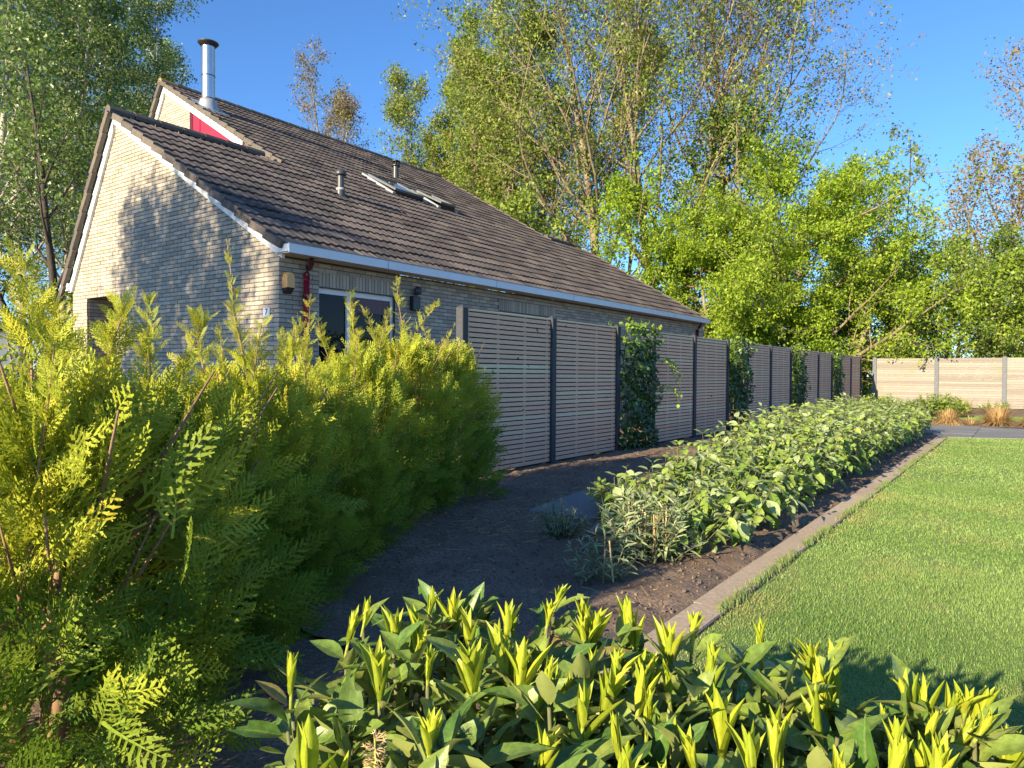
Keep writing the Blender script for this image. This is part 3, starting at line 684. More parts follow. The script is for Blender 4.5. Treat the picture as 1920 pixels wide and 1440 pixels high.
q = MB(); q.box((cx-.34, cy-.36, -.006), (cx+.34, cy+.36, 0)); v = q.v[0].copy(); v[:, 2] = zr(1)*0+np.array([zr(a) for a in v[:, 0]])+0.10+(v[:, 2]); q.v[0] = v; q.build('base_plate', M['coneflash'], fl)
vx, vy = -11.15, 9.52; vz = zr(vx)+0.05
q = MB(); q.lathe([(0.068, 0.0), (0.068, 0.42)], (vx, vy, vz), 20); ve = q.build('vent_pipe', M['ventgrey'], roof, True)
q = MB(); q.lathe([(0.062, .40), (0.112, .41), (0.116, .44), (0.110, .475), (0.085, .515), (0.045, .54), (0.0, .547)], (vx, vy, vz), 20); q.build('cap', M['ventgrey'], ve, True)
q = MB(); q.lathe([(0.095, -.1), (0.088, .10), (0.082, .16), (0.07, .165)], (vx, vy, vz), 20); q.build('collar', M['ventgrey'], ve, True)
q = MB(); q.lathe([(0.086, .105), (0.091, .105), (0.088, .155), (0.083, .155)], (vx, vy, vz), 20); q.build('band', M['collar'], ve, True)
vx, vy = -14.6, 14.47; vz = zr(vx)+0.05
q = MB(); q.lathe([(0.088, -.1), (0.08, 0.34)], (vx, vy, vz), 20); ve = q.build('vent_pipe', M['ventgrey'], roof, True)
q = MB(); q.lathe([(0.075, .34), (0.125, .345), (0.125, .375), (0.08, .38)], (vx, vy, vz), 20); q.lathe([(0.0, .51), (0.10, .508), (0.125, .50), (0.125, .475), (0.07, .47)], (vx, vy, vz), 20)
for a in range(8): q.box((vx+.10*math.cos(a*.785)-.012, vy+.10*math.sin(a*.785)-.012, vz+.37), (vx+.10*math.cos(a*.785)+.012, vy+.10*math.sin(a*.785)+.012, vz+.48))
q.lathe([(0.05, .37), (0.05, .48)], (vx, vy, vz), 12); q.build('cap', M['black'], ve)
for (xa, xb, ya, yb), lift in zip(SK, (0.045, 0.075)):
    def sp(u, y, off):                                          # u: 0 top .. 1 bottom along the slope
        x = xa+(xb-xa)*u; return np.array(rp(x, y, off))
    q = MB()
    for y0, y1 in ((ya-.10, ya), (yb, yb+.10)):
        q.add([sp(-.10, y0, .06), sp(1.06, y0, .06), sp(1.06, y1, .06), sp(-.10, y1, .06), sp(-.10, y0, .125), sp(1.06, y0, .125), sp(1.06, y1, .125), sp(-.10, y1, .125)], [(0, 1, 2, 3), (4, 7, 6, 5), (0, 4, 5, 1), (1, 5, 6, 2), (2, 6, 7, 3), (3, 7, 4, 0)])
    q.add([sp(-.10, ya, .06), sp(-.02, ya, .13), sp(-.02, yb, .13), sp(-.10, yb, .06)], [(0, 1, 2, 3)]); q.add([sp(1.0, ya, .05), sp(1.16, ya, .05), sp(1.16, yb, .05), sp(1.0, yb, .05)], [(0, 1, 2, 3)])
    q.add([sp(0, ya, .02), sp(1, ya, .02), sp(1, yb, .02), sp(0, yb, .02)], [(0, 1, 2, 3)])
    skl = q.build('skylight', M['coneflash'], roof)
    def sash(u0, u1, y0, y1, o0, o1, th, mat, nm):
        q = MB(); L = lambda u: o0+(o1-o0)*u
        V = [sp(u, y, L(u)+h) for h in (0, th) for u, y in ((u0, y0), (u1, y0), (u1, y1), (u0, y1))]
        q.add(V, [(0, 3, 2, 1), (4, 5, 6, 7), (0, 1, 5, 4), (1, 2, 6, 5), (2, 3, 7, 6), (3, 0, 4, 7)]); return q.build(nm, mat, skl)
    sash(0, 1, ya+.004, ya+.09, .12, .12+lift, .05, M['zinc'], 'sash_rail'); sash(0, 1, yb-.09, yb-.004, .12, .12+lift, .05, M['zinc'], 'sash_rail')
    sash(0, .08, ya+.091, yb-.091, .12, .12+lift, .05, M['ventgrey'], 'sash_rail'); sash(.93, 1.0, ya+.091, yb-.091, .12, .12+lift, .05, M['zinc'], 'sash_rail')
    sash(.081, .929, ya+.091, yb-.091, .14, .14+lift, .012, M['skypane'], 'pane')
    q = MB(); q.add([sp(1.0, ya+.01, .05), sp(1.0, yb-.01, .05), sp(.995, yb-.01, .12+lift), sp(.995, ya+.01, .12+lift)], [(0, 1, 2, 3)]); q.build('sash_gap_shade', M['black'], skl)  # black sheet in place of the shade in the gap under the raised sash

# things hung on the walls
o = thing('alarm_siren', 'amber alarm siren box with black base on the house corner under the gutter', 'alarm siren', (XW, 5.99, 2.36))
q = MB(); n = 7; prof = [(-.075, -.09), (.075, -.09)]+[(.075*math.cos(a), .045+.085*math.sin(a)) for a in np.linspace(0, math.pi, n)]
V = [(0.002, y, z) for y, z in prof]+[(0.095, y*0.8, z*0.92) for y, z in prof]; m = len(prof)
q.add(V, {4: [(i, (i+1) % m, m+(i+1) % m, m+i) for i in range(m)], 3: [(m, m+i, m+i+1) for i in range(1, m-1)]}); q.build('cover', M['amber'], o)
q = MB(); q.add([(0.002, -.075, -.091), (0.002, .075, -.091), (.088, .062, -.084), (.088, -.062, -.084), (0.002, -.065, -.165), (0.002, .065, -.165), (.05, .05, -.15), (.05, -.05, -.15)], [(0, 1, 2, 3), (4, 7, 6, 5), (0, 4, 5, 1), (1, 5, 6, 2), (2, 6, 7, 3), (3, 7, 4, 0)]); q.build('base', M['black'], o)
o = thing('wall_lantern', 'black wall lantern with round top on the brick wall right of the door', 'wall lamp', (XW, 8.43, 2.30))
q = MB(); q.bevbox((0.002, -.085, -.15), (0.10, .085, .085), 0.01); q.build('housing', M['black'], o)
q = MB(); q.lathe([(0.0, -.07), (0.035, -.062), (0.06, -.035), (0.07, 0), (0.06, .035), (0.035, .062), (0.0, .07)], (0.085, .03, .175), 18); q.build('globe', M['ventgrey'], o, True)
q = MB(); q.tube([(0.002, .03, .12), (.05, .03, .12), (.085, .03, .11)], 0.012, 8); q.build('arm', M['black'], o, True)
o = thing('number_plate', 'small enamel house number plate reading 7 near the corner of the sunlit gable', 'house number', (-8.36, YF-.004, 1.95))
q = MB(); q.bevbox((-.072, -.012, -.062), (.072, 0.0, .062), 0.004); q.build('plate', M['numplate'], o)
fc = bpy.data.curves.new('digit', 'FONT'); fc.body = '7'; fc.size = 0.13; fc.align_x = 'CENTER'; fc.align_y = 'CENTER'; fc.extrude = 0.0015; fc.materials.append(M['numtext'])
tmp = bpy.data.objects.new('digit_curve', fc); COL.objects.link(tmp); bpy.context.view_layer.update(); dme = bpy.data.meshes.new_from_object(tmp.evaluated_get(bpy.context.evaluated_depsgraph_get())); bpy.data.objects.remove(tmp)
t = obj('digit', dme); t.parent = o; t.rotation_euler = (rad(90), 0, 0); t.location = (0, -.014, 0)

# ------------------------------------------------------------------ fences
XF, FY0, PAN, GAP = -4.87, 5.8824, 1.7841, 1.2454
fence = thing('slatted_fence', 'long fence of brown horizontal slats between dark concrete posts beside the house', 'fence', (XF, FY0, 0))
fo = np.array([XF, FY0, 0])
posts = []; y = FY0
for i in range(5): posts += [y, y+PAN, y+2*PAN]; y += 2*PAN+GAP
def post_mesh(h, s, mat):
    q = MB(); q.bevbox((-s/2, -s/2, -.1), (s/2, s/2, h-.035), 0.006); c = s/2-.004
    q.add([(-c, -c, h-.035), (c, -c, h-.035), (c, c, h-.035), (-c, c, h-.035), (0, 0, h)], [(0, 1, 4), (1, 2, 4), (2, 3, 4), (3, 0, 4)]); return q.mesh('post', mat)
pm = post_mesh(1.885, 0.098, M['postdark'])
for y in posts: obj('post', pm, fence, (XF-.05-fo[0], y-fo[1], 0))
SLW = PAN-0.10; rg = np.random.default_rng(8)
SM = []
for k in range(9):
    q = MB(); q.bevbox((-.018, 0, 0), (0, SLW, 0.0435), 0.002, (0.0, 0.08, 0.15, 0.2, 0.28, 0.38, 0.5, 0.75, 0.95)[k]); SM.append(q.mesh('slat', M['slat']))
PR = [.18, .2, .18, .15, .1, .08, .05, .04, .02]
bmb = MB()
for yb_ in (0.03, 0.58, 1.12, SLW-.07): bmb.box((-.0255, yb_, 0.0), (-.0185, yb_+.045, 1.80), 0.25)
bat = bmb.mesh('batten', M['slat']); bmb = MB()
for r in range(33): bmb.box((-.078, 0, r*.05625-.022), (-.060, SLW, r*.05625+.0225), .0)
bks = bmb.mesh('gap_shade_backing', M['barkdark'])  # added backing, its dark colour stands for the shade in the slat gaps
pi = 0
for i in range(5):
    for j in range(2):
        y = posts[i*3+j]+.05; q = MB(); q.bevbox((-.05, 0, 1.80), (.004, SLW, 1.822), 0.002, 0.8)
        p = obj('fence_panel', q.mesh('fence_panel', M['slat']), fence, (XF-.035-fo[0], y-fo[1], 0.022))
        obj('batten', bat, p); obj('gap_shade_backing', bks, p, kind='stuff')
        if pi < 9:
            for r in range(32): obj('slat', SM[rg.choice(9, p=PR)], p, (rg.normal(0, .0012), 0, r*0.05625))
        else:
            q = MB()
            for r in range(32): q.box((-.018, 0, r*.05625), (0, SLW, r*.05625+.0445), rg.random()**2)
            q.build('slat', M['slat'], p, kind='stuff')
        pi += 1
# the pale fence at the far end
BX0, BY, BPN = -4.72, 30.61, 2.0773
bf = thing('board_fence', 'pale sunlit board fence with grey concrete posts across the far end of the garden', 'fence', (BX0, BY, 0))
pm2 = post_mesh(1.90, 0.13, M['postgrey'])
for k in range(6): obj('post', pm2, bf, (k*BPN, 0, 0))
BM_ = []
for k in range(5):
    q = MB(); q.bevbox((0, -.012, 0), (BPN-.135, 0.012, 0.083), 0.004, k/4); BM_.append(q.mesh('board', M['board']))
for k in range(5):
    q = MB(); q.box((0, .013, 0), (0.05, .05, 1.80)); q.box((BPN-.185, .013, 0), (BPN-.135, .05, 1.80)); q.box((.9, .013, 0), (.95, .05, 1.80))
    p = obj('fence_panel', q.mesh('fence_panel', M['board']), bf, (k*BPN+.0675, 0, 0.02))
    for r in range(21): obj('board', BM_[rg.integers(5)], p, (0, rg.normal(0, .003), r*0.0862))

# ------------------------------------------------------------------ thuja hedge plants
SPN = [spray(9, 2, s) for s in (1, 2, 3)]; SPF = [spray(7, 1, s) for s in (4, 5, 6)]
def spray_mesh(p, t, g):
    q = MB(); q.add(p[0], p[1], t, None, g); return q.mesh('spray', M['thuja'])
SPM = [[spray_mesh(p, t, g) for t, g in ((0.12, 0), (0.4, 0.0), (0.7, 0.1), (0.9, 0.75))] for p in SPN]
def prof(h): return np.where(h < .55, 0.86+0.14*np.sin(h/.55*math.pi*.9), np.clip(1-((h-.55)/.45)**1.7*0.72, 0, 1))
def thuja(x, y, H, R, n, seed, label, leaders, near, smin, smax, npart, gold):
    rg = np.random.default_rng(seed)
    root = thing('thuja', label, 'conifer', (x, y, 0), 'thujas of the hedge in front of the house')
    q = MB()
    for k in range(3):
        a = k*2.1+rg.uniform(0, 1); d = np.array([math.cos(a), math.sin(a), 0])*R*0.35
        q.tube([np.array([0, 0, -.05])+d*.2, np.array([0, 0, H*.4])+d*.7+rg.normal(0, .02, 3), np.array([0, 0, H*.85])+d], [.026, .018, .006], 7, rg.random())
        for b in range(9):
            z = rg.uniform(.2, .8)*H; a2 = rg.uniform(0, 6.28); p0 = np.array([0, 0, z])+d*(z/H)
            q.tube([p0, p0+np.array([math.cos(a2), math.sin(a2), .7])*R*.45, p0+np.array([math.cos(a2), math.sin(a2), 1.1])*R*.75], [.008, .006, .003], 4, rg.random())
    pos = []; dr = []; nm = []; sz = []; tt = []; gg = []
    h = rg.beta(0.95, 1.0, n); th = rg.uniform(0, 2*math.pi, n); u = rg.beta(2.2, 0.9, n)
    lump = 1+0.13*np.sin(th*3+h*7+seed)+0.10*np.sin(th*5-h*11+2*seed)
    r = R*prof(h)*u*lump; out = np.stack([np.cos(th), np.sin(th), 0*th], 1)
    P_ = out*r[:, None]+np.stack([0*h, 0*h, h*H*0.93], 1)
    up = rg.uniform(0.25, 1.0, n)+np.clip(h-.6, 0, 1)*2.2
    D = unit(out*rg.uniform(.5, 1.0, n)[:, None]+np.stack([0*h, 0*h, up], 1)+rg.normal(0, .42, (n, 3)))
    tang = np.stack([-np.sin(th), np.cos(th), 0*th], 1); Nn = unit(tang*np.where(rg.random(n) < .5, 1, -1)[:, None]+out*0.55+rg.normal(0, .45, (n, 3)))
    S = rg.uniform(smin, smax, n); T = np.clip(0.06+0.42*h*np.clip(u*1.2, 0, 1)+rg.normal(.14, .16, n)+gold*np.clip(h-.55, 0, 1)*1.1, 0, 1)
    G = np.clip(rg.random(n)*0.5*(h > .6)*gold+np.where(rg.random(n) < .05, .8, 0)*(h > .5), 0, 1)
    pos, dr, nm, sz, tt, gg = [P_], [D], [Nn], [S], [T], [G]
    for (lx, ly, bz, tx, ty, tz, wd) in leaders:                    # bare brown shoots that stand above the clipped body
        p0 = np.array([lx-x, ly-y, bz]); p1 = np.array([tx-x, ty-y, tz]); mid = (p0+p1)/2+rg.normal(0, .02, 3)
        pts = [p0, (p0+mid)/2+rg.normal(0, .008, 3), mid, (mid+p1)/2+rg.normal(0, .008, 3), p1]; q.tube(pts, [.0060, .0052, .0042, .003, .0016], 6, rg.random())
        m = int(22+52*(tz-bz)); tk = np.sort(rg.beta(1.2, 1.0, m)*.97+.03)
        pp = np.array([np.interp(tk*4, range(5), [p[c] for p in pts]) for c in range(3)]).T
        az = np.arange(m)*2.4+rg.uniform(0, 6); o2 = np.stack([np.cos(az), np.sin(az), 0*az], 1)
        pos.append(pp); dr.append(unit(o2*.62+np.array([0, 0, .85])+rg.normal(0, .2, (m, 3)))); nm.append(rdir(m, rg)); sz.append(wd*(1.2-tk*.75)*rg.uniform(.6, 1.15, m)); tt.append(rg.uniform(.45, 1, m)); gg.append(rg.random(m)*0.55)
    q.build('trunk', M['twig'], root, True)
    pos, dr, nm = (np.concatenate(a) for a in (pos, dr, nm)); sz, tt, gg = (np.concatenate(a) for a in (sz, tt, gg))
    mats = orient(dr, nm); wp = pos+np.array([x, y, 0]); pj = project(wp); view = unit(CAM-wp); facing = np.abs(np.einsum('ni,ni->n', mats[:, :, 2], view))
    outer = np.einsum('ni,ni->n', pos-np.array([0, 0, 0]), view*np.array([1, 1, 0]))/R
    ok = (pj[:, 0] > -20) & (pj[:, 0] < 1930) & (pj[:, 1] < 1430)
    score = np.where(ok, sz/pj[:, 2]*(0.4+facing)*np.clip(outer+.4+np.where(pos[:, 2] > H*.8, .6, 0), 0.01, 2), 0)
    bigs = np.argsort(-score)[:npart]; isbig = np.zeros(len(pos), bool); isbig[bigs] = True
    for i in bigs:
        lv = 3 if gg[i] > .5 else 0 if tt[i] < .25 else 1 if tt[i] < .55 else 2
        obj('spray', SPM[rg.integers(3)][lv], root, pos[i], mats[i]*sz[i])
    q = MB(); ch = rg.integers(0, 3, len(pos))
    for k in range(3):
        s = (~isbig) & (ch == k)
        nr = s & near & (pj[:, 2] < 3.6) & (pj[:, 0] > -60)
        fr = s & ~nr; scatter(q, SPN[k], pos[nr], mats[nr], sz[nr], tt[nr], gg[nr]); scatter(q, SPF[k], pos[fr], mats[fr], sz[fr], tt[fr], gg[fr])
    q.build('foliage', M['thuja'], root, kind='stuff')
    return root
thuja(-4.35, 4.95, 1.36, 0.45, 1400, 101, 'dense thuja at the far end of the hedge, yellow on top, against the slatted fence', [(-4.45, 5.0, 1.2, -4.75, 5.55, 1.62, .10), (-4.3, 4.8, 1.2, -4.5, 4.75, 1.68, .10)], False, .13, .24, 110, 1.0)
thuja(-4.15, 4.2, 1.36, 0.46, 1350, 102, 'thuja with a tall forked leader in front of the black wall lantern', [(-4.12, 4.2, 1.2, -4.22, 4.2, 1.90, .12), (-4.1, 4.2, 1.25, -3.95, 4.42, 1.72, .12), (-4.2, 4.0, 1.2, -4.25, 3.85, 1.66, .11)], False, .13, .24, 110, 0.9)
thuja(-3.85, 3.45, 1.20, 0.44, 1250, 103, 'thuja with yellow shoots rising in front of the dark red door', [(-3.8, 3.45, 1.0, -3.90, 3.42, 1.70, .15), (-3.85, 3.5, 1.1, -3.72, 3.62, 1.55, .13), (-3.9, 3.3, 1.0, -4.0, 3.22, 1.5, .12), (-3.8, 3.6, 1.1, -3.85, 3.75, 1.6, .12)], False, .13, .24, 110, 0.6)
thuja(-3.45, 2.75, 1.02, 0.42, 1150, 104, 'lower thuja with a bare brown leader in front of the white window frame', [(-3.42, 2.75, .8, -3.55, 2.80, 1.62, .12), (-3.45, 2.6, .9, -3.6, 2.62, 1.36, .13), (-3.4, 2.9, .8, -3.35, 3.0, 1.38, .13), (-3.6, 2.75, .8, -3.7, 2.8, 1.40, .13), (-3.3, 2.6, .8, -3.25, 2.5, 1.28, .13)], True, .13, .24, 110, 0.6)
thuja(-3.1, 2.05, 1.10, 0.43, 1050, 105, 'thuja with one long slanting shoot against the shaded brick gable', [(-3.0, 2.0, 1.1, -3.21, 2.02, 1.80, .09), (-3.05, 2.15, .8, -3.0, 2.30, 1.40, .13), (-3.15, 1.9, .8, -3.2, 1.85, 1.42, .13), (-3.3, 2.1, .8, -3.4, 2.1, 1.36, .13), (-2.9, 1.95, .8, -2.82, 1.95, 1.36, .14)], True, .12, .24, 100, 0.6)
thuja(-2.72, 1.42, 0.98, 0.44, 850, 106, 'thuja with broad green fronds below the dark porch opening of the gable', [(-2.7, 1.4, .9, -2.85, 1.45, 1.42, .14), (-2.6, 1.35, .7, -2.6, 1.55, 1.34, .16), (-2.9, 1.5, .7, -3.0, 1.5, 1.3, .15), (-2.75, 1.2, .7, -2.8, 1.1, 1.36, .16)], True, .15, .29, 120, 0.7)
thuja(-2.32, 0.86, 1.00, 0.50, 720, 107, 'nearest thuja at the left edge with a thick brown stem and large open fronds', [(-2.2, .8, .6, -2.42, .86, 1.46, .2), (-2.25, .95, .7, -2.2, 1.05, 1.34, .2), (-2.3, .7, .6, -2.5, .62, 1.5, .2), (-2.15, .75, .5, -2.05, .8, 1.22, .2), (-2.45, .95, .6, -2.6, 1.0, 1.36, .19)], True, .16, .32, 150, 0.9)

# ------------------------------------------------------------------ cherry laurel hedge in front
LSH = [leaf_shape(0.41, 6, 4, .16, c, wav=w_, seed=s, bite=b_) for c, w_, s, b_ in ((.10, .05, 1, ()), (.30, .10, 2, ()), (-.12, .06, 3, ()), (.55, .08, 4, ()), (.2, .12, 5, ((4, 3), (5, 3), (5, 2))), (.35, .10, 6, ((2, 0), (3, 0), (5, 0))))]
YSH = [leaf_shape(0.215, 5, 4, .45, c, seed=s) for c, s in ((-.06, 1), (.03, 2), (.12, 3))]
def lmesh(nm, p, mat, t, k2): q = MB(); q.add(p[0], p[1], t, p[2], k2); return q.mesh(nm, mat, True)
LM = [[lmesh('leaf', p, M['laurel'], t, k2) for t, k2 in ((0.0, 0), (0.35, 0), (0.65, 0), (1.0, 0), (0.9, .55))] for p in LSH]
YM = [[lmesh('leaf', p, M['younglaurel'], t, 0.0) for t in (0.15, 0.5, 0.9)] for p in YSH]
laurel = thing('laurel_hedge', 'clipped cherry laurel hedge in the foreground with bright yellow-green young shoots', 'hedge', (-0.4, 0.8, 0))
lo = np.array([-0.4, 0.8, 0]); rg = np.random.default_rng(31)
TIPS = [(-0.95, 0.85, 0.729), (-0.99, 0.92, 0.724), (-0.79, 0.75, 0.733), (-0.89, 0.88, 0.738), (-0.85, 0.89, 0.744), (-0.91, 1.01, 0.736), (-0.88, 1.03, 0.731), (-0.79, 0.96, 0.729), (-0.74, 1.03, 0.741), (-0.69, 0.91, 0.748), (-0.69, 0.84, 0.737), (-0.73, 0.8, 0.725), (-0.89, 0.67, 0.727), (-0.67, 0.53, 0.748), (-0.58, 0.64, 0.737), (-0.68, 0.92, 0.721), (-0.63, 0.91, 0.734), (-0.74, 1.21, 0.726), (-0.7, 1.1, 0.73), (-0.67, 1.15, 0.731), (-0.62, 1.14, 0.729), (-0.58, 1.16, 0.739), (-0.48, 1.12, 0.734), (-0.47, 1.21, 0.73), (-0.38, 1.06, 0.738), (-0.35, 1.19, 0.742), (-0.28, 1.21, 0.722), (-0.24, 1.19, 0.733), (-0.24, 1.11, 0.727), (-0.23, 1.01, 0.734), (-0.56, 0.88, 0.725), (-0.49, 0.96, 0.735), (-0.43, 0.92, 0.735), (-0.47, 0.83, 0.733), (-0.47, 0.92, 0.727), (-0.4, 0.77, 0.732), (-0.25, 0.92, 0.726), (-0.27, 0.87, 0.724), (-0.31, 0.77, 0.737), (-0.36, 0.73, 0.726), (-0.32, 0.91, 0.744), (-0.3, 0.69, 0.741), (-0.16, 0.86, 0.719), (-0.14, 1.12, 0.737), (-0.11, 1.15, 0.726), (-0.12, 0.96, 0.735), (-0.1, 0.93, 0.735), (-0.09, 0.97, 0.719), (-0.07, 0.94, 0.733), (-0.06, 1.1, 0.733), (-0.05, 1.1, 0.743), (-0.03, 1.17, 0.726), (-0.02, 1.05, 0.741), (-0.16, 0.85, 0.726)]
extra = [(x, yv, .73+rg.normal(0, .01)) for x, yv in zip(rg.uniform(0.02, .55, 18), rg.uniform(.6, 1.2, 18))]+[(x, yv, .70+rg.normal(0, .015)) for x, yv in zip(rg.uniform(-.85, .05, 46), rg.uniform(.45, 1.2, 46)) if project(np.array([x, yv, .7]))[0, 0] > 560]
wood = MB(); lp_, ld, ln, ls, lt, lk = [], [], [], [], [], []
def whorl(p, n, elo, ehi, smin, smax):
    az = np.arange(n)*2.4+rg.uniform(0, 6.28); el = rg.uniform(elo, ehi, n)
    d = np.stack([np.cos(az)*np.cos(el), np.sin(az)*np.cos(el), np.sin(el)], 1)
    nn = unit(np.array([0, 0, 1.0])+rg.normal(0, .35, (n, 3))-d*0.2)
    lp_.append(p+d*.008-np.array([0, 0, 1])*np.linspace(0, .05, n)[:, None]); ld.append(d); ln.append(nn); ls.append(rg.uniform(smin, smax, n)); lt.append(rg.beta(1.3, 1.6, n)); lk.append(np.where(rg.random(n) < .03, .8, 0))
stems = []
for (tx, ty, tz) in TIPS+extra:
    b = np.array([tx+rg.normal(0, .012), ty+rg.normal(0, .012), tz-rg.choice([.06, .075, .09, .105, .12])*rg.uniform(.85, 1.15)]); stems.append(b)
    whorl(b-np.array([0, 0, .005]), int(rg.integers(4, 8)), .0, 1.0, .055, .09)
    L = tz-b[2]; axis = unit(np.array([tx, ty, tz])-b)
    q = MB(); pts = [b-axis*.015, b+axis*L*.25, b+axis*L*.55]; q.tube(pts-lo, [.0030, .0028, .0020], 6, rg.random()); sh = q.build('shoot', M['youngstem'], laurel, True)
    m = int(rg.integers(5, 12))
    for i in range(m):
        u = (i/m)*0.55; az = i*2.4+rg.uniform(0, .6); op_ = rg.choice([.3, .6, 1.0, 1.9]) if i == 0 else op_; sp_ = rg.uniform(.05, .22)*op_+0.30*(1-u/.55)*(rg.random() < .22)
        d = unit(axis+sp_*np.array([math.cos(az), math.sin(az), 0])); nn = unit(-np.array([math.cos(az), math.sin(az), 0])+axis*.3+rg.normal(0, .15, 3))
        mm = orient(d[None], nn[None])[0]; s = L*(1-u)*rg.uniform(.72, 1.05)
        obj('leaf', YM[rg.integers(3)][rg.integers(3)], sh, b+axis*L*u+np.array([math.cos(az), math.sin(az), 0])*.002-lo, mm*s)
for k in range(640):                                                 # older growth filling the hedge
    p = np.array([rg.uniform(-1.04, .62), rg.uniform(.30, 1.20), rg.choice([rg.uniform(.42, .6), rg.uniform(.58, .675)])])
    if project(p)[0, 0] < 500: continue
    stems.append(p); whorl(p, int(rg.integers(5, 9)), -.25, 1.15, .055, .098)
for k in range(60):                                                   # left end and far face
    p = np.array([-1.05+rg.normal(0, .03), rg.uniform(.5, 1.2), rg.uniform(.12, .6)]) if k % 2 else np.array([rg.uniform(-1, .6), 1.21+rg.normal(0, .03), rg.uniform(.1, .6)])
    if project(p)[0, 0] < 500: continue
    stems.append(p); whorl(p, 6, -.3, .6, .065, .11)
for p in stems:
    g = np.array([p[0]*0.96-.02, .25+p[1]*.7, -.05]); md = (g+p)/2+rg.normal(0, .02, 3); wood.tube(np.array([g, md, p])-lo, [.008, .005, .003], 5, rg.random()*.5)
wood.build('stems', M['hydrstem'], laurel, True, kind='stuff')
lp_, ld, ln = (np.concatenate(a) for a in (lp_, ld, ln)); ls, lt, lk = (np.concatenate(a) for a in (ls, lt, lk))
mats = orient(ld, ln); pj = project(lp_); ok = (pj[:, 0] > 380) & (pj[:, 0] < 1960) & (pj[:, 1] > 1000) & (pj[:, 1] < 1480)
fac = np.abs(np.einsum('ni,ni->n', mats[:, :, 2], unit(CAM-lp_)))
sel = np.argsort(-np.where(ok & (lp_[:, 2] > .5), ls/pj[:, 2]*(.3+fac)*(lp_[:, 2]-.3), 0))[:300]; isb = np.zeros(len(lp_), bool); isb[sel] = True
for i in sel: obj('leaf', LM[rg.integers(6)][4 if lk[i] > .5 else min(3, int(lt[i]*4))], laurel, lp_[i]-lo, mats[i]*ls[i])
q = MB(); ch = rg.integers(0, 6, len(lp_))
for k in range(6):
    s = (~isb) & (ch == k); scatter(q, LSH[k], lp_[s]-lo, mats[s], ls[s], lt[s], lk[s])
q.build('leaf', M['laurel'], laurel, True, kind='stuff')
# flower spikes: one faded, one just opening
def spike(base, top, label, dense, tint):
    o = thing('flower_spike', label, 'flower', base); d = np.array(top)-np.array(base); L = np.linalg.norm(d); a = d/L
    q = MB(); q.tube([np.zeros(3), d*.5+np.array([.002, 0, 0]), d], [.0022, .002, .0012], 6, .4); q.build('stem', M['youngstem'], o, True)
    q = MB()
    for i in range(dense):
        u = rg.uniform(.18, 1)*L; az = rg.uniform(0, 6.28); r = np.array([math.cos(az), math.sin(az), rg.uniform(-.2, .5)]); r /= np.linalg.norm(r)
        p0 = a*u; p1 = p0+r*rg.uniform(.007, .012)
        q.tube([p0, p1], [.0006, .0009], 3, rg.random())
        for z in range(3): q.tube([p1, p1+unit(r+rg.normal(0, .5, 3))*.005], [.0007, .0002], 3, rg.random())
    q.build('florets', M['straw'] if not tint else M['white'], o, kind='stuff')
spike((-.62, .585, .60), (-.628, .592, .70), 'faded cream flower spike standing among the laurel leaves', 150, 0)
spike((-.80, .50, .575), (-.83, .51, .625), 'small pale flower cluster low at the left end of the laurel hedge', 50, 1)

# ------------------------------------------------------------------ the leafy row, small shrubs
HSH = [leaf_shape(.54, 5, 4, .14, c, seed=s, wav=.10) for c, s in ((.16, 1), (.34, 2), (.02, 3))]
HLO = [leaf_shape(.54, 3, 2, .14, c, seed=s) for c, s in ((.16, 1), (.34, 2), (.02, 3))]
HM = [[lmesh('leaf', p, M['hydrangea'], t, k2) for t, k2 in ((.1, 0), (.45, 0), (.85, 0), (.6, .8))] for p in HSH]
row = thing('hydrangea_row', 'long row of leafy green hydrangeas between the soil bed and the lawn', 'hedge', (-2.2, 10, 0)); ro_ = np.array([-2.2, 10, 0.0])
rg = np.random.default_rng(77); st = MB(); A = [[] for _ in range(6)]
yv = 4.25
while yv < 16.6:
    for xv in np.arange(-2.84, -1.58, .13):
        x = xv+rg.normal(0, .045); y = yv+rg.normal(0, .05)
        hx = 1-abs((x+2.28)/.82)**2.6*.55; hy = min(1, .52+.48*(y-4.2)/3.6)*(1 if y < 15.8 else .82); lumpy = .86+.28*vnoise(np.array([x]), np.array([y]), .55, 9)[0]
        if x < -2.36-.06*(y-4.5): continue
        H = max(.2, .69*hx*hy*lumpy*rg.uniform(.86, 1.12)); side = np.array([(x+2.25)*.32, 0, 0])
        top = np.array([x, y, H])+side+rg.normal(0, .02, 3)*np.array([1, 1, 0])
        st.tube(np.array([(x-side[0]*.3, y, -.04), ((x+top[0])/2, (y+top[1])/2, H*.5), tuple(top)])-ro_, [.004, .0032, .002], 3, rg.random())
        nn_ = int(3+H*8)
        for i in range(nn_):
            u = 1-(i/nn_)*.86; p = np.array([x, y, 0])*(1-u)+top*u; p[2] = H*u; az = (i % 2)*1.57+rg.normal(0, .3)+x*5
            for s2 in (0, math.pi):
                a = az+s2; el = rg.uniform(.1, .8) if u > .9 else rg.uniform(-.95, .15)
                d = np.array([math.cos(a)*math.cos(el), math.sin(a)*math.cos(el), math.sin(el)])
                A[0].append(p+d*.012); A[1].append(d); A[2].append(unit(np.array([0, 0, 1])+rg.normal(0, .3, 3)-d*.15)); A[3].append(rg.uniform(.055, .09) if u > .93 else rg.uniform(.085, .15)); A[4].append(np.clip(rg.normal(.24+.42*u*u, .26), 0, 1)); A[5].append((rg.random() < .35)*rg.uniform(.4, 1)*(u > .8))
    yv += .13
hp, hd, hn, hs, ht, hk = (np.array(a) for a in A)
st.build('stems', M['hydrstem'], row, True, kind='stuff')
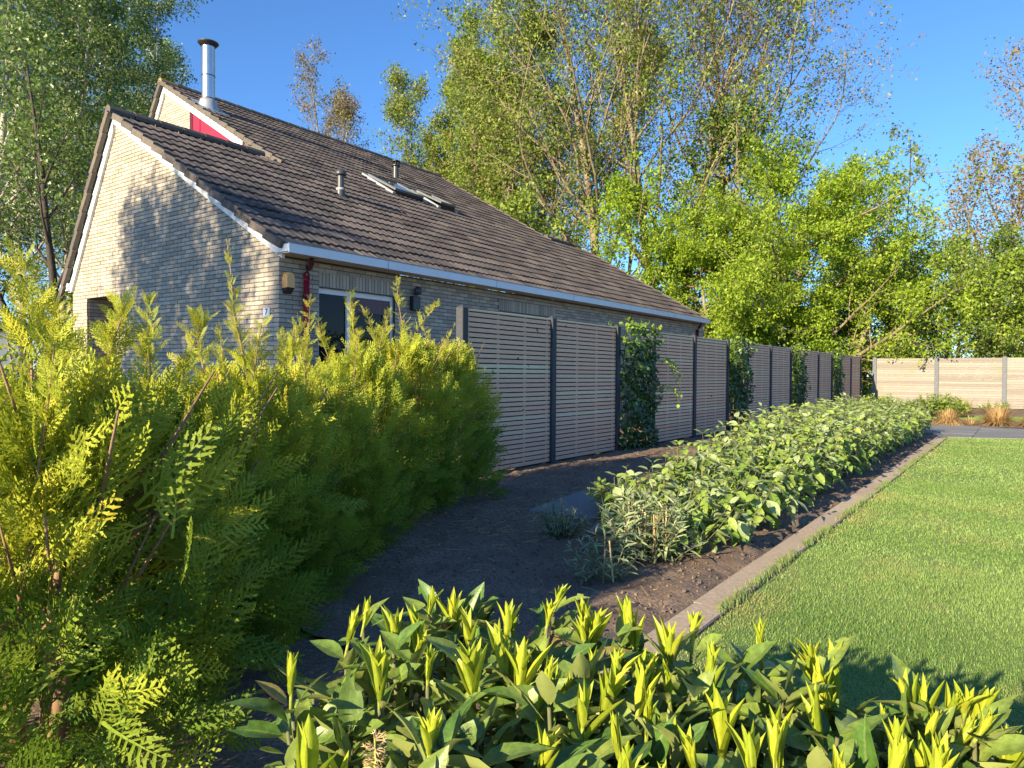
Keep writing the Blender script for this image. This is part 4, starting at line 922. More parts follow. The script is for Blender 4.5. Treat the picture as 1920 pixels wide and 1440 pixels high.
mats = orient(hd, hn); pj = project(hp); facn = np.abs(np.einsum('ni,ni->n', mats[:, :, 2], unit(CAM-hp)))
sel = np.argsort(-hs/pj[:, 2]*(.4+facn)*np.where((hp[:, 2] > .22) | (hp[:, 0] > -1.75), 1, .3))[:300]; isb = np.zeros(len(hp), bool); isb[sel] = True
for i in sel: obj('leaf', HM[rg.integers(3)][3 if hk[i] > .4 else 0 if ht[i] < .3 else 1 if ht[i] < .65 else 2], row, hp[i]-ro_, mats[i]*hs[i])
q = MB(); ch = rg.integers(0, 3, len(hp))
for k in range(3):
    s = (~isb) & (ch == k); nr = s & (pj[:, 2] < 9); fr = s & ~nr
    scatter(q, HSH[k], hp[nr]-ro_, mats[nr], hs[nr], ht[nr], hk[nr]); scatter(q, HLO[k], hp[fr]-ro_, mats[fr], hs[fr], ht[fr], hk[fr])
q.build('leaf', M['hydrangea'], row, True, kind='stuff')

NAR = [leaf_shape(.17, 5, 2, .2, c, seed=s) for c, s in ((.2, 1), (.5, 2), (-.1, 3))]
OVL = [leaf_shape(.5, 3, 2, .15, c, seed=s) for c, s in ((.15, 1), (.35, 2), (0, 3))]
def shrub(name, label, cat, x, y, H, R, nst, per, smin, smax, mat, shapes, seed, stubs=0, group=None, spread=.5, stemmat='hydrstem'):
    rg = np.random.default_rng(seed); o = thing(name, label, cat, (x, y, 0), group); q = MB(); A = [[] for _ in range(5)]
    for k in range(nst):
        a = rg.uniform(0, 6.28); rr = R*math.sqrt(rg.random()); hh = H*rg.uniform(.55, 1.08)*(1-.45*(rr/R)**2); b = np.array([math.cos(a)*rr*.35, math.sin(a)*rr*.35, -.04]); t = np.array([math.cos(a)*rr, math.sin(a)*rr, hh])
        md = (b+t)/2+np.array([0, 0, .12*hh]); q.tube([b, md, t], [.005, .0035, .0015], 4, rg.random())
        for i in range(per):
            u = 1-(i/per)**1.1*.8; p = b*(1-u)**2+2*md*u*(1-u)+t*u*u; az = i*2.4+k
            el = rg.uniform(-.2, .7)+(.5 if u > .9 else 0); d = np.array([math.cos(az)*math.cos(el), math.sin(az)*math.cos(el), math.sin(el)])
            A[0].append(p); A[1].append(d); A[2].append(unit(np.array([0, 0, 1])+rg.normal(0, .4, 3)-d*.2)); A[3].append(rg.uniform(smin, smax)*(.6 if u > .93 else 1)); A[4].append(np.clip(rg.normal(.3+.4*u, .22), 0, 1))
    q.build('stems', M[stemmat], o, True)
    if stubs:
        q = MB()
        for k in range(stubs):
            a = rg.uniform(0, 6.28); rr = R*.5*rg.random(); b = np.array([math.cos(a)*rr, math.sin(a)*rr, -.03]); t = b+np.array([rg.normal(0, .03), rg.normal(0, .03), rg.uniform(.25, .46)*min(1, H/.5)]); q.tube([b, t], [.0055, .0045], 6, rg.random())
        q.build('cut_stalks', M['straw'], o, kind='stuff')
    p, d, n, s, t = (np.array(a) for a in A); mm = orient(d, n); q = MB(); ch = rg.integers(0, len(shapes), len(p))
    for k in range(len(shapes)):
        m_ = ch == k; scatter(q, shapes[k], p[m_], mm[m_], s[m_], t[m_])
    q.build('foliage', mat, o, True, kind='stuff'); return o
shrub('butterfly_bush', 'grey-green shrub with narrow leaves and cut straw-coloured stalks at the near end of the row', 'shrub', -1.86, 3.98, .44, .36, 50, 17, .055, .115, M['greyleaf'], NAR, 5, 26)
shrub('butterfly_bush', 'small shaded grey-leaved shoots low in front of the cut stalks', 'shrub', -1.86, 3.45, .30, .22, 18, 13, .05, .085, M['greyleaf'], NAR, 15, 2)
shrub('small_shrub', 'low dark thin-leaved shrub standing in the shaded soil beside the flat slab', 'shrub', -2.62, 4.22, .27, .22, 34, 14, .03, .06, M['greyleaf'], NAR, 6)
shrub('small_shrub', 'dark broad-leaved shrub in half shade at the near left end of the hydrangea row', 'shrub', -2.62, 5.15, .38, .30, 26, 12, .06, .10, M['hydrangea'], HLO, 7)
shrub('garden_shrub', 'rounded light green shrub on the far bed in front of the pale fence post', 'shrub', -1.95, 22.8, .68, .85, 190, 14, .07, .12, M['hedgeleaf'], OVL, 8)
shrub('garden_shrub', 'broad light green shrub behind the far end of the hydrangea row', 'shrub', -3.35, 22.4, .62, .95, 190, 14, .07, .12, M['hedgeleaf'], OVL, 9)
shrub('perennial_clump', 'low green clump at the foot of the second grey post of the pale fence', 'plant', -.75, 27.2, .42, .55, 60, 12, .05, .09, M['hedgeleaf'], OVL, 10)
shrub('perennial_clump', 'small green clump at the right end of the pale fence foot', 'plant', .35, 27.4, .38, .40, 40, 12, .05, .09, M['hedgeleaf'], OVL, 12)
def tuft(label, x, y, H, R, n, seed, arch, group='dry grass tufts on the far bed'):
    rg = np.random.default_rng(seed); q = MB(); a = rg.uniform(0, 6.28, n); rr = R*.35*np.sqrt(rg.random(n)); o = np.stack([np.cos(a), np.sin(a), 0*a], 1); el = rg.uniform(.25, 1.45, n)
    b = o*rr[:, None]; L = H*rg.uniform(.8, 1.2, n)*1.15; P = []; F = []
    for k in range(4):
        u = k/3; p = b+o*(L*u*np.cos(el))[:, None]*(1+.3*u); z = L*u*np.sin(el)-arch*L*u**3*np.cos(el); wv = np.stack([-np.sin(a), np.cos(a), 0*a], 1)*(.008*(1-u*.85))
        p = p+np.stack([0*z, 0*z, z], 1); P += [p-wv, p+wv]
    V = np.stack(P, 1).reshape(-1, 3); i = (np.arange(n)*8)[:, None]
    for k in range(3): F.append(i+np.array([[2*k, 2*k+1, 2*k+3, 2*k+2]]))
    q.add(V, {4: np.concatenate(F)}, np.repeat(rg.random(n), 8)); me = q.mesh('grass_tuft', M['drygrass']); o_ = obj('grass_tuft', me, None, (x, y, 0)); o_['label'] = label; o_['category'] = 'grass tuft'; o_['group'] = group
tuft('rounded orange-tan dry grass tuft beside the far path, left of the other', -1.47, 19.95, .36, .42, 1100, 1, .9); tuft('spiky orange-tan dry grass tuft in front of the strip of lawn', -.50, 20.45, .44, .45, 900, 2, .5)
tuft('sparse straw grass standing right of the rounded shrub before the pale fence', -1.5, 25.6, .5, .45, 260, 3, .3); tuft('low flat dry grass patch left of the rounded tuft', -2.35, 20.1, .22, .40, 500, 4, 1.0); tuft('thin straw wisp between the two big tufts', -1.0, 20.0, .2, .3, 90, 5, .2); tuft('dry grass tuft at the right end of the far bed', .15, 20.2, .3, .35, 400, 6, .6)

# ------------------------------------------------------------------ climbers between the fence panels
IVS = [leaf_shape(.85, 3, 2, .15, c, seed=s) for c, s in ((.2, 1), (.45, 2), (.05, 3))]
def climber(k, label, n, top, bot, lush):
    rg = np.random.default_rng(200+k); y0 = posts[k*3+2]+.05; y1 = posts[k*3+3]-.05; yc = (y0+y1)/2; hw = (y1-y0)/2
    o = thing('ivy_column', label, 'climber', (XF-.05, yc, 0), 'climbers on wires between the fence panels')
    q = MB()
    for z in (.35, .8, 1.25, 1.7): q.tube([(0, -hw-.03, z), (0, hw+.03, z)], .002, 4)
    for a in range(6): q.tube([(0, -hw*.9+a*hw*.36, -.02), (0, -hw*.9+a*hw*.36, 1.75)], .002, 4)
    q.build('wires', M['zinc'], o)
    q = MB()
    for s in range(9):
        y = rg.uniform(-hw*.8, hw*.8); pts = [(rg.normal(0, .02), y, -.04)]
        for z in np.linspace(.2, top-.1, 8): y = np.clip(y+rg.normal(0, .07), -hw*.95, hw*.95); pts.append((rg.normal(0, .03), y, z))
        q.tube(pts, np.linspace(.007, .002, len(pts)), 4, rg.random())
    q.build('stems', M['hydrstem'], o, True)
    z = rg.uniform(0, 1, n)**1.08*top; y = rg.uniform(-1, 1, n)*hw*(1.0+.16*(z/top > .88)+.10*np.sin(z*9+k)); dep = rg.beta(2, 1.4, n); x = .16*dep*(1+.35*np.sin(z*6+y*5))*np.where(rg.random(n) < .78, 1, -.9)
    z = z+np.where(z > top*.9, .06*rg.random(n)*(1+np.sin(y*9)), 0)
    d = unit(np.stack([np.sign(x)*rg.uniform(.3, 1, n), rg.normal(0, .7, n), rg.normal(-.35, .5, n)+np.where(z > top*.92, .9, 0)], 1)); nn = unit(np.stack([np.sign(x)*.8, rg.normal(0, .4, n)-.15, rg.uniform(.2, 1, n)], 1))
    t = np.clip(rg.normal(.3, .2, n)+.5*(z > top*.88)+.25*(rg.random(n) < .12), 0, 1); k2 = np.where((z > top*.86) & (rg.random(n) < .55*lush), rg.uniform(.4, 1, n), np.where(rg.random(n) < .04, .7, 0))
    q = MB(); ch = rg.integers(0, 3, n); mm = orient(d, nn); s = rg.uniform(.05, .09, n); P_ = np.stack([x, y, z], 1)
    for c in range(3):
        m_ = ch == c; scatter(q, IVS[c], P_[m_], mm[m_], s[m_], t[m_], k2[m_])
    q.build('foliage', M['ivy'], o, True, kind='stuff')
    if k == 0:                                                      # hanging yellow-green tendrils on the right
        for (ty, tz, pts) in ((0, 0, [(.10, .58, 1.30), (.22, .74, 1.42), (.28, .92, 1.34), (.30, 1.02, 1.08), (.32, 1.04, .82)]), (0, 0, [(.10, .58, 1.36), (.22, .70, 1.40), (.27, .82, 1.30), (.28, .84, 1.12)]), (0, 0, [(.10, .60, .92), (.24, .78, .96), (.31, .90, .86), (.33, .93, .66)])):
            q = MB(); q.tube(pts, [.0025, .0022, .002, .0015, .001][:len(pts)], 5, .6); tn = q.build('tendril', M['hydrstem'], o, True)
            m = 16; tk = np.linspace(.15, 1, m)*(len(pts)-1); pp = np.array([np.interp(tk, range(len(pts)), [p[c] for p in pts]) for c in range(3)]).T
            q = MB(); scatter(q, IVS[0], pp, orient(unit(rg.normal(0, .5, (m, 3))+np.array([.4, 0, -.8])), unit(np.array([1.0, -.4, .4])+rg.normal(0, .3, (m, 3)))), rg.uniform(.045, .075, m), np.full(m, .9), np.full(m, .9)); q.build('foliage', M['ivy'], tn, True, kind='stuff')
climber(0, 'nearest and widest climber column, with pale tendrils hanging over the next panel', 2100, 1.88, 0, 1.0)
climber(1, 'second climber column from the near end, dark green below and bright on top', 1600, 1.90, 0, .5)
climber(2, 'third climber column from the near end, between the far slatted panels', 1350, 1.92, 0, .8)
climber(3, 'farthest climber column with yellow-green top near the end of the slatted fence', 1350, 1.95, 0, 1.0)

# ------------------------------------------------------------------ grass blades, litter
rg = np.random.default_rng(55); q = MB()
def blades(n, x0, x1, y0, y1, h0, h1, wd, dens=None):
    x = rg.uniform(x0, x1, n); y = rg.uniform(y0, y1, n); keep = y < LAWN_FAR(x)-.02
    dry = vnoise(x, y, .35, 12)*.6+vnoise(x, y, .1, 13)*.4; edge = np.clip(1-(x+1.15)/.22, 0, 1); keep &= rg.random(n) > edge*.55*(vnoise(x, y, .4, 14) > .42); x, y, dry, edge = x[keep], y[keep], dry[keep], edge[keep]; n = len(x)
    h = rg.uniform(h0, h1, n)*(.85+.4*vnoise(x, y, .5, 15)); a = rg.uniform(0, 6.28, n); ln = rg.uniform(.3, .98, n); wv = np.stack([-np.sin(a), np.cos(a), 0*a], 1)*wd*rg.uniform(.7, 1.2, n)[:, None]
    b = np.stack([x, y, np.full(n, -.014)], 1); d = np.stack([np.cos(a)*ln, np.sin(a)*ln, np.sqrt(1-ln**2*.7)], 1); tip = b+d*h[:, None]; tip[:, 2] -= ln*h*.12; md = b+d*h[:, None]*.55; md[:, 2] += ln*h*.08
    V = np.stack([b-wv, b+wv, md+wv*.8, md-wv*.8, tip], 1).reshape(-1, 3); i = (np.arange(n)*5)[:, None]
    t = np.clip(rg.normal(.5, .2, n)+.5*(vnoise(x, y, .7, 16)-.5)+.35*(vnoise(x, y, 2.2, 17)-.5), 0, 1); k2 = np.clip((dry > .66)*rg.random(n)*.4+edge*rg.random(n)*.8*(dry > .45)+(rg.random(n) < .02)*.8, 0, 1)
    q.add(V, {4: i+np.array([[0, 1, 2, 3]]), 3: i+np.array([[3, 2, 4]])}, np.repeat(t, 5), None, np.repeat(k2, 5))
blades(72000, -1.19, .45, 2.3, 5.0, .011, .024, .0016); blades(56000, -1.19, .7, 5.0, 9.0, .011, .024, .0029); blades(42000, -1.19, 1.0, 9.0, 17.4, .012, .024, .0048)
blades(30000, .45, 2.3, 2.3, 9.0, .011, .026, .0034)
def edge_blades(n):
    y = 2.6+13*rg.beta(1, 1.5, n); keep = rg.random(n) < np.clip(vnoise(y*0, y, .18, 31)*1.5-.35, 0.04, 1); y = y[keep]; m = len(y); x = -1.165+rg.normal(0, .016, m); a = rg.uniform(math.pi*.6, math.pi*1.4, m); h = rg.uniform(.02, .055, m); ln = rg.uniform(.4, .95, m); wv = np.stack([-np.sin(a), np.cos(a), 0*a], 1)*.0016
    b_ = np.stack([x, y, np.full(m, .0)], 1); d = np.stack([np.cos(a)*ln, np.sin(a)*ln, np.sqrt(1-ln**2*.8)], 1); tip = b_+d*h[:, None]; md = b_+d*h[:, None]*.5+np.array([0, 0, .004]); V = np.stack([b_-wv, b_+wv, md+wv*.8, md-wv*.8, tip], 1).reshape(-1, 3); i = (np.arange(m)*5)[:, None]
    q.add(V, {4: i+np.array([[0, 1, 2, 3]]), 3: i+np.array([[3, 2, 4]])}, np.repeat(rg.uniform(.1, .8, m), 5), None, np.repeat((rg.random(m) < .35)*rg.uniform(.3, 1, m), 5))
edge_blades(9000)
q.build('grass', M['grass'], kind='stuff')
q = MB(); n = 14000; x = rg.uniform(-1.8, 2.5, n); y = rg.uniform(22.05, 24.3, n); a = rg.uniform(0, 6.28, n); h = rg.uniform(.03, .06, n); wv = np.stack([-np.sin(a), np.cos(a), 0*a], 1)*.006; b = np.stack([x, y, 0*x], 1)
V = np.stack([b-wv, b+wv, b+np.stack([np.cos(a)*.02, np.sin(a)*.02, h], 1)], 1).reshape(-1, 3); q.add(V, {3: (np.arange(n)*3)[:, None]+np.array([[0, 1, 2]])}, np.repeat(rg.uniform(0, .7, n), 3), None, np.zeros(3*n)); q.build('grass', M['grass'], kind='stuff')
q = MB(); n = 420; x = np.concatenate([rg.normal(-3.3, .5, 260), rg.uniform(-4.4, -1.5, 160)]); y = np.concatenate([rg.normal(4.3, .7, 260), rg.uniform(2.4, 9, 160)])
for i in range(n):
    a = rg.uniform(0, 6.28); L = rg.uniform(.02, .12); p = np.array([x[i], y[i], soilz(np.array([x[i]]), np.array([y[i]]))[0]+.006]); q.tube([p, p+np.array([math.cos(a)*L, math.sin(a)*L, rg.uniform(-.004, .02)])], [.0016, .001], 3, rg.random())
q.build('dry_twig_litter', M['straw'], kind='stuff')
q = MB(); n = 7000; x = rg.uniform(-4.7, -1.34, n); y = 2.3+12*rg.beta(1.1, 2.2, n); z = soilz(x, y); pr_ = (np.array([(1, 0, 0), (-.9, .1, 0), (0, 1, .1), (.1, -1, 0), (0, 0, .8), (0, .1, -.6)])*1.0, {3: [(0, 2, 4), (2, 1, 4), (1, 3, 4), (3, 0, 4), (2, 0, 5), (1, 2, 5), (3, 1, 5), (0, 3, 5)]}, None)
scatter(q, pr_, np.stack([x, y, z+.002], 1), orient(rdir(n, rg), rdir(n, rg)), np.abs(rg.normal(0, .0065, n))+.002, rg.random(n)); q.build('soil_crumbs', M['soil'], kind='stuff')
q = MB(); n = 320; p = np.stack([rg.uniform(-4.5, -1.45, n), rg.uniform(2.3, 12, n), np.zeros(n)], 1); p[:, 2] = soilz(p[:, 0], p[:, 1])+.008
scatter(q, OVL[0], p, orient(unit(rg.normal(0, 1, (n, 3))*np.array([1, 1, .25])), unit(np.array([0, 0, 1])+rg.normal(0, .4, (n, 3)))), rg.uniform(.015, .045, n), rg.random(n)); q.build('fallen_leaves', M['drygrass'], kind='stuff')
q = MB(); q.add(*OVL[1][:2], .8, OVL[1][2]); o = q.build('fallen_leaf', M['drygrass'], None, True); o.location = (-.62, 10.5, .03); o.scale = (.08,)*3; o.rotation_euler = (.3, .2, 1); o['label'] = 'single dry tan leaf lying on the lawn'; o['category'] = 'leaf'

# ------------------------------------------------------------------ trees
UP = np.array([0, 0, 1.0])
TRI = (np.array([(-.34, .12, .05), (.36, .2, .05), (0, 1.1, -.06)]), {3: [(0, 1, 2)]}, None)
def tubes(mb, p0, p1, r0, r1, n, rg):
    d = unit(p1-p0); h = np.where(np.abs(d[:, 2:3]) < .9, UP[None], np.array([[1.0, 0, 0]])); x = unit(np.cross(d, h)); y = np.cross(d, x); a = np.arange(n)*2*math.pi/n
    ring = np.cos(a)[None, :, None]*x[:, None]+np.sin(a)[None, :, None]*y[:, None]
    V = np.concatenate([p0[:, None]+ring*r0[:, None, None], p1[:, None]+ring*r1[:, None, None]], 1).reshape(-1, 3); m = len(p0)
    f = np.array([[j, n+j, n+(j+1) % n, (j+1) % n] for j in range(n)]); F = (np.arange(m)*2*n)[:, None, None]+f[None]
    mb.add(V, {4: F.reshape(-1, 4)}, np.repeat(rg.random(m)*.6+.2, 2*n))
def tree(name, label, x, y, S, seed, leafmat, bark='bark', group=None, cat='tree', z0=-.1):
    rg = np.random.default_rng(seed); seg = []; tips = []
    D = dict(levels=3, H=16, r=.22, lean=(0, 0), first=.3, n=(14, 7, 6), ang=(.9, .8, .8), rat=(.42, .45, .45), trop=(.03, .10, .05, 0), jit=(.05, .10, .14, .18), seg=(1.2, .7, .45, .3), lp=lambda t: 1.15-.75*t, leaves=20, ls=(.10, .17), sp=.16, k2=.0, tint=(.5, .22), low=0.0, rmin=.006); D.update(S)
    stack = [(np.zeros(3)+UP*z0, unit(np.array([D['lean'][0], D['lean'][1], 1.0])), D['H'], D['r'], 0)]
    for sx in D.get('stems', ()): stack.append((np.array([sx[0], sx[1], z0]), unit(np.array([sx[2], sx[3], 1.0])), D['H']*sx[4], D['r']*sx[5], 0))
    while stack:
        p, d, L, r, lv = stack.pop(); n = max(3 if lv < 2 else 2, int(L/D['seg'][lv])); pts = [p]; ds = [d]; rs = [r]
        for i in range(n):
            d = unit(d+rg.normal(0, D['jit'][lv], 3)+UP*D['trop'][lv]); p = p+d*(L/n); pts.append(p); ds.append(d); rs.append(max(D['rmin']*.5, r*(1-.82*((i+1)/n))))
            seg.append((pts[-2], p, rs[-2], rs[-1], lv))
        pts = np.array(pts); ds = np.array(ds)
        if lv < D['levels']:
            m = D['n'][lv]; s0 = D['first'] if lv == 0 else .22; phi = rg.uniform(0, 6.28)
            for c in range(m):
                t = s0+(1-s0)*(c+rg.random())/m; i = min(n-1, int(t*n)); f = t*n-i; b = pts[i]*(1-f)+pts[i+1]*f; dd = ds[i+1]
                az = phi+c*2.4+rg.normal(0, .3); e1 = unit(np.cross(dd, UP+rg.normal(0, .05, 3))); e2 = np.cross(dd, e1); a = D['ang'][lv]*rg.uniform(.7, 1.25)*(1-D.get('atap', .35)*t if lv == 0 else 1)
                nd = unit(dd*math.cos(a)+(e1*math.cos(az)+e2*math.sin(az))*math.sin(a))
                if lv == 0 and 'wind' in D: nd = unit(nd+np.array([D['wind'][0], D['wind'][1], 0])*.4)
                l2 = L*D['rat'][lv]*(D['lp'](t) if lv == 0 else 1.15-.5*t)*rg.uniform(.75, 1.2)
                if l2 > .12: stack.append((b, nd, l2, max(D['rmin'], rs[i]*D.get('rk', .46)), lv+1))
        if lv >= D['levels']-(1 if D.get('fill') else 0):
            tips.append((pts[0], pts[len(pts)//2], pts[-1]))
    P0 = np.array([s[0] for s in seg]); P1 = np.array([s[1] for s in seg]); R0_ = np.array([s[2] for s in seg]); R1_ = np.array([s[3] for s in seg]); LV = np.array([s[4] for s in seg])
    o = thing(name, label, cat, (x, y, 0), group)
    q = MB(); m = LV <= 1; tubes(q, P0[m], P1[m], R0_[m], R1_[m], 6, rg); q.build('trunk', M[bark], o, True)
    q = MB(); m = LV > 1; tubes(q, P0[m], P1[m], R0_[m], R1_[m], 3, rg); q.build('branches', M[bark], o, kind='stuff') if m.any() else None
    T = np.array(tips); nl = D['leaves']; nt_ = len(T)
    u = rg.random((nt_, nl, 1)); b = T[:, None, 0]*(1-u)**2+2*T[:, None, 1]*u*(1-u)+T[:, None, 2]*u**2
    pos = (b+rg.normal(0, D['sp'], (nt_, nl, 3))).reshape(-1, 3); dens = rg.random(nt_); keep = (rg.random((nt_, nl)) < (D.get('dmin', .35)+(1-D.get('dmin', .35))*dens)[:, None]).ravel()
    if D['low']: keep &= pos[:, 2] > D['low']
    ctint = rg.normal(0, .16, nt_); t = np.clip(np.repeat(ctint, nl)+rg.normal(D['tint'][0], D['tint'][1], nt_*nl), 0, 1); k2 = np.repeat((rg.random(nt_) < D['k2'])*rg.uniform(.4, 1, nt_), nl)*1.0
    pos, t, k2 = pos[keep], t[keep], k2[keep]; n = len(pos); dr = unit(rg.normal(0, 1, (n, 3))+UP*D.get('ldir', -.3)); nn = unit(rg.normal(0, 1, (n, 3))*D.get('lflat', .9)+UP*.8)
    q = MB(); sz = rg.uniform(*D['ls'], n); mm = orient(dr, nn)
    scatter(q, TRI, pos, mm, sz, t, k2); q.build('crown', M[leafmat], o, kind='stuff'); return o
oval = lambda t: .35+1.0*math.sin(math.pi*min(1, max(0, t))**.9)
BG = 'trees behind the house'
# tall open spring trees behind the roof
big = dict(H=21, r=.31, rk=.42, first=.24, n=(22, 8, 6), rat=(.44, .48, .42), ang=(1.05, .8, .8), trop=(.03, .055, .03, 0), leaves=40, ls=(.10, .19), sp=.19, tint=(.45, .25), k2=.12, lp=lambda t: .62+.75*math.sin(math.pi*(t*.8+.12)))
tree('deciduous_tree', 'tall tree with pale ridged trunk and yellow-green young leaves rising above the far roof end', -17.0, 32.2, dict(big, lean=(.0, .02), stems=[(1.5, 1.2, .07, .03, .97, .9)]), 301, 'treeleaf', group=BG)
tree('deciduous_tree', 'tall many-stemmed tree right of the pale trunk, its leaves thin against the sky', -14.6, 34.5, dict(big, H=20, lean=(.05, .0), r=.32, n=(16, 7, 6)), 302, 'treeleaf', group=BG)
tree('deciduous_tree', 'broad thinly leaved tree with arching limbs reaching right over the lime green tree', -12.4, 38.5, dict(big, H=19.5, r=.30, first=.2, n=(21, 9, 7), rat=(.43, .46, .42), ang=(.85, .7, .75), leaves=24, ls=(.09, .17), sp=.16, tint=(.4, .25), k2=.3, wind=(.55, .1), trop=(.02, .08, .06, 0)), 303, 'oliveleaf', group=BG)
tree('deciduous_tree', 'lower bright green maple in front of the tall trunks, behind the roof verge', -14.9, 30.3, dict(H=8.8, r=.16, first=.15, n=(13, 7, 6), rat=(.42, .45, .42), leaves=36, ls=(.10, .19), sp=.16, tint=(.55, .2), lp=oval), 304, 'limeleaf', group=BG)
tree('deciduous_tree', 'dark leaved tree filling the gap between the tall trunks and the lime green tree', -11.8, 34.5, dict(H=12.0, r=.18, first=.15, n=(14, 7, 6), rat=(.36, .45, .42), leaves=24, ls=(.14, .24), sp=.3, tint=(.25, .2), lp=oval), 305, 'hedgeleaf', group=BG)
sl_ = dict(H=17.5, r=.20, first=.24, n=(18, 7, 6), rat=(.30, .5, .45), ang=(.62, .65, .75), leaves=34, ls=(.10, .19), sp=.2, tint=(.42, .25), k2=.2, trop=(.03, .16, .06, 0))
tree('deciduous_tree', 'slender tree with several upright pale stems behind the middle of the ridge', -23.5, 32.2, dict(sl_, H=20, stems=[(1.6, .6, .05, 0, .98, .9), (-1.4, .4, -.04, .02, .92, .85), (.6, 1.5, .02, .03, .9, .8)]), 306, 'treeleaf', group=BG)
tree('deciduous_tree', 'slender leafy tree rising behind the vent with the slotted cap', -28.5, 33.7, dict(sl_, H=20.5, stems=[(1.5, .3, .06, 0, .97, .9), (-1.2, .8, -.05, 0, .9, .8)]), 307, 'treeleaf', group=BG)
tree('deciduous_tree', 'short sparse tree just right of the small reddish tree behind the ridge', -33.0, 33.4, dict(sl_, H=19.0, r=.18, stems=[(1.3, .3, .05, 0, .92, .9)]), 308, 'treeleaf', group=BG)
tree('deciduous_tree', 'small sparse reddish tree standing apart behind the upper ridge', -40.0, 33.0, dict(sl_, H=22.0, r=.2, n=(14, 6, 5), rat=(.26, .5, .45), leaves=20, tint=(.3, .25), k2=.5, stems=[(-1.5, .5, -.07, 0, .95, .9), (1.6, .4, .06, 0, .9, .9)]), 309, 'oliveleaf', group=BG)
tree('deciduous_tree', 'green undergrowth tree close behind the far end of the upper ridge', -19.5, 27.0, dict(H=8.2, r=.12, first=.15, n=(12, 6, 6), rat=(.36, .45, .42), leaves=26, ls=(.13, .24), sp=.26, tint=(.45, .25), lp=oval), 310, 'treeleaf', group=BG)
# the dense lime green tree and the shrubs behind the pale fence
tree('hornbeam_tree', 'dense lime green tree with layered foliage above the corner where the two fences meet', -8.5, 33.0, dict(H=9.0, r=.24, first=.05, n=(46, 12, 6), rat=(.72, .38, .36), ang=(1.45, .75, .75), jit=(.05, .06, .14, .18), atap=.12, dmin=.7, fill=1, trop=(.02, .004, .02, -.02), leaves=40, ls=(.08, .155), sp=.13, tint=(.6, .22), lp=lambda t: 1.1-.45*t*t-.2*t, lflat=.6), 320, 'limeleaf')
tree('hornbeam_tree', 'lower lime green tree left of the dense one, behind the far slatted panels', -11.6, 31.6, dict(H=6.6, r=.18, first=.10, n=(26, 8, 6), rat=(.66, .40, .36), ang=(1.4, .75, .75), jit=(.05, .06, .14, .18), atap=.15, fill=1, trop=(.02, .006, .02, -.02), leaves=38, ls=(.075, .15), sp=.13, tint=(.55, .22), lp=lambda t: 1.1-.45*t*t-.2*t, lflat=.6, dmin=.5), 321, 'limeleaf')
HS = dict(first=.05, n=(20, 8, 5), rat=(.62, .45, .42), ang=(1.0, .8, .8), leaves=32, ls=(.08, .16), sp=.15, tint=(.45, .25), lp=lambda t: 1.0-.4*t, trop=(.02, .06, .02, -.03))
HG = 'bushy shrubs behind the pale fence'
for k, (x, y, h, lb) in enumerate(((-4.9, 34.6, 4.8, 'bushy green shrub behind the left post of the pale fence'), (-2.4, 35.2, 5.4, 'bushy green shrub behind the middle of the pale fence'), (-.3, 36.0, 5.2, 'bushy green shrub behind the right part of the pale fence'), (2.0, 35.6, 5.6, 'bushy green shrub at the right edge behind the pale fence'), (-9.8, 30.2, 3.0, 'bushy shrub behind the far slatted panels, left of the leaning trunk'), (-12.6, 27.5, 3.4, 'bushy lime shrub just beyond the far house corner'), (-7.4, 32.0, 3.6, 'bushy lime shrub directly under the dense lime green tree'), (-10.6, 36.5, 5.6, 'tall lime bush filling the gap behind the dense lime green tree'), (-6.2, 37.5, 6.0, 'tall lime bush between the dense lime green tree and the right shrubs'))):
    tree('garden_shrub', lb, x, y, dict(HS, H=h, r=.09), 330+k, 'hedgeleaf' if k < 4 else 'limeleaf', group=HG, cat='shrub')
q = MB(); q.tube([(-6.05, 32.2, -.1), (-5.95, 32.25, 1.2), (-5.65, 32.3, 2.1), (-5.3, 32.4, 3.2)], [.17, .15, .13, .09], 8, .8); q.tube([(-5.75, 32.3, 1.9), (-4.9, 32.4, 1.75), (-4.3, 32.4, 1.6)], [.05, .035, .02], 6, .7); o = q.build('leaning_trunk', M['bark'], None, True); o['label'] = 'bare orange-brown leaning trunk in the dark gap between the two fences'; o['category'] = 'tree trunk'
# thin trees at the right
tree('young_tree', 'thin dark single-stemmed young tree against the sky right of the lime green tree', -5.6, 45.4, dict(H=14.8, r=.10, first=.3, n=(14, 5, 4), rat=(.16, .5, .45), ang=(1.0, .8, .8), leaves=7, ls=(.13, .24), sp=.18, tint=(.4, .25), k2=.2), 340, 'treeleaf', bark='barkdark')
tree('young_tree', 'sparse pale young tree between the thin dark stem and the spreading right-edge tree', -3.6, 46.5, dict(H=13.4, r=.16, first=.25, n=(15, 6, 5), rat=(.30, .48, .45), ang=(.8, .8, .8), leaves=9, ls=(.12, .22), sp=.2, tint=(.4, .25), k2=.4, stems=[(1.0, .3, .10, 0, .95, .9)]), 341, 'oliveleaf')
tree('deciduous_tree', 'spreading olive-leaved tree reaching in from the right edge of the sky', 0.4, 50.5, dict(H=17.0, r=.42, first=.16, n=(18, 7, 6), rat=(.50, .48, .44), ang=(1.0, .75, .75), leaves=9, ls=(.11, .2), sp=.2, tint=(.3, .25), k2=.45, wind=(-.5, 0), lp=lambda t: 1.1-.55*t), 342, 'oliveleaf', bark='bark')
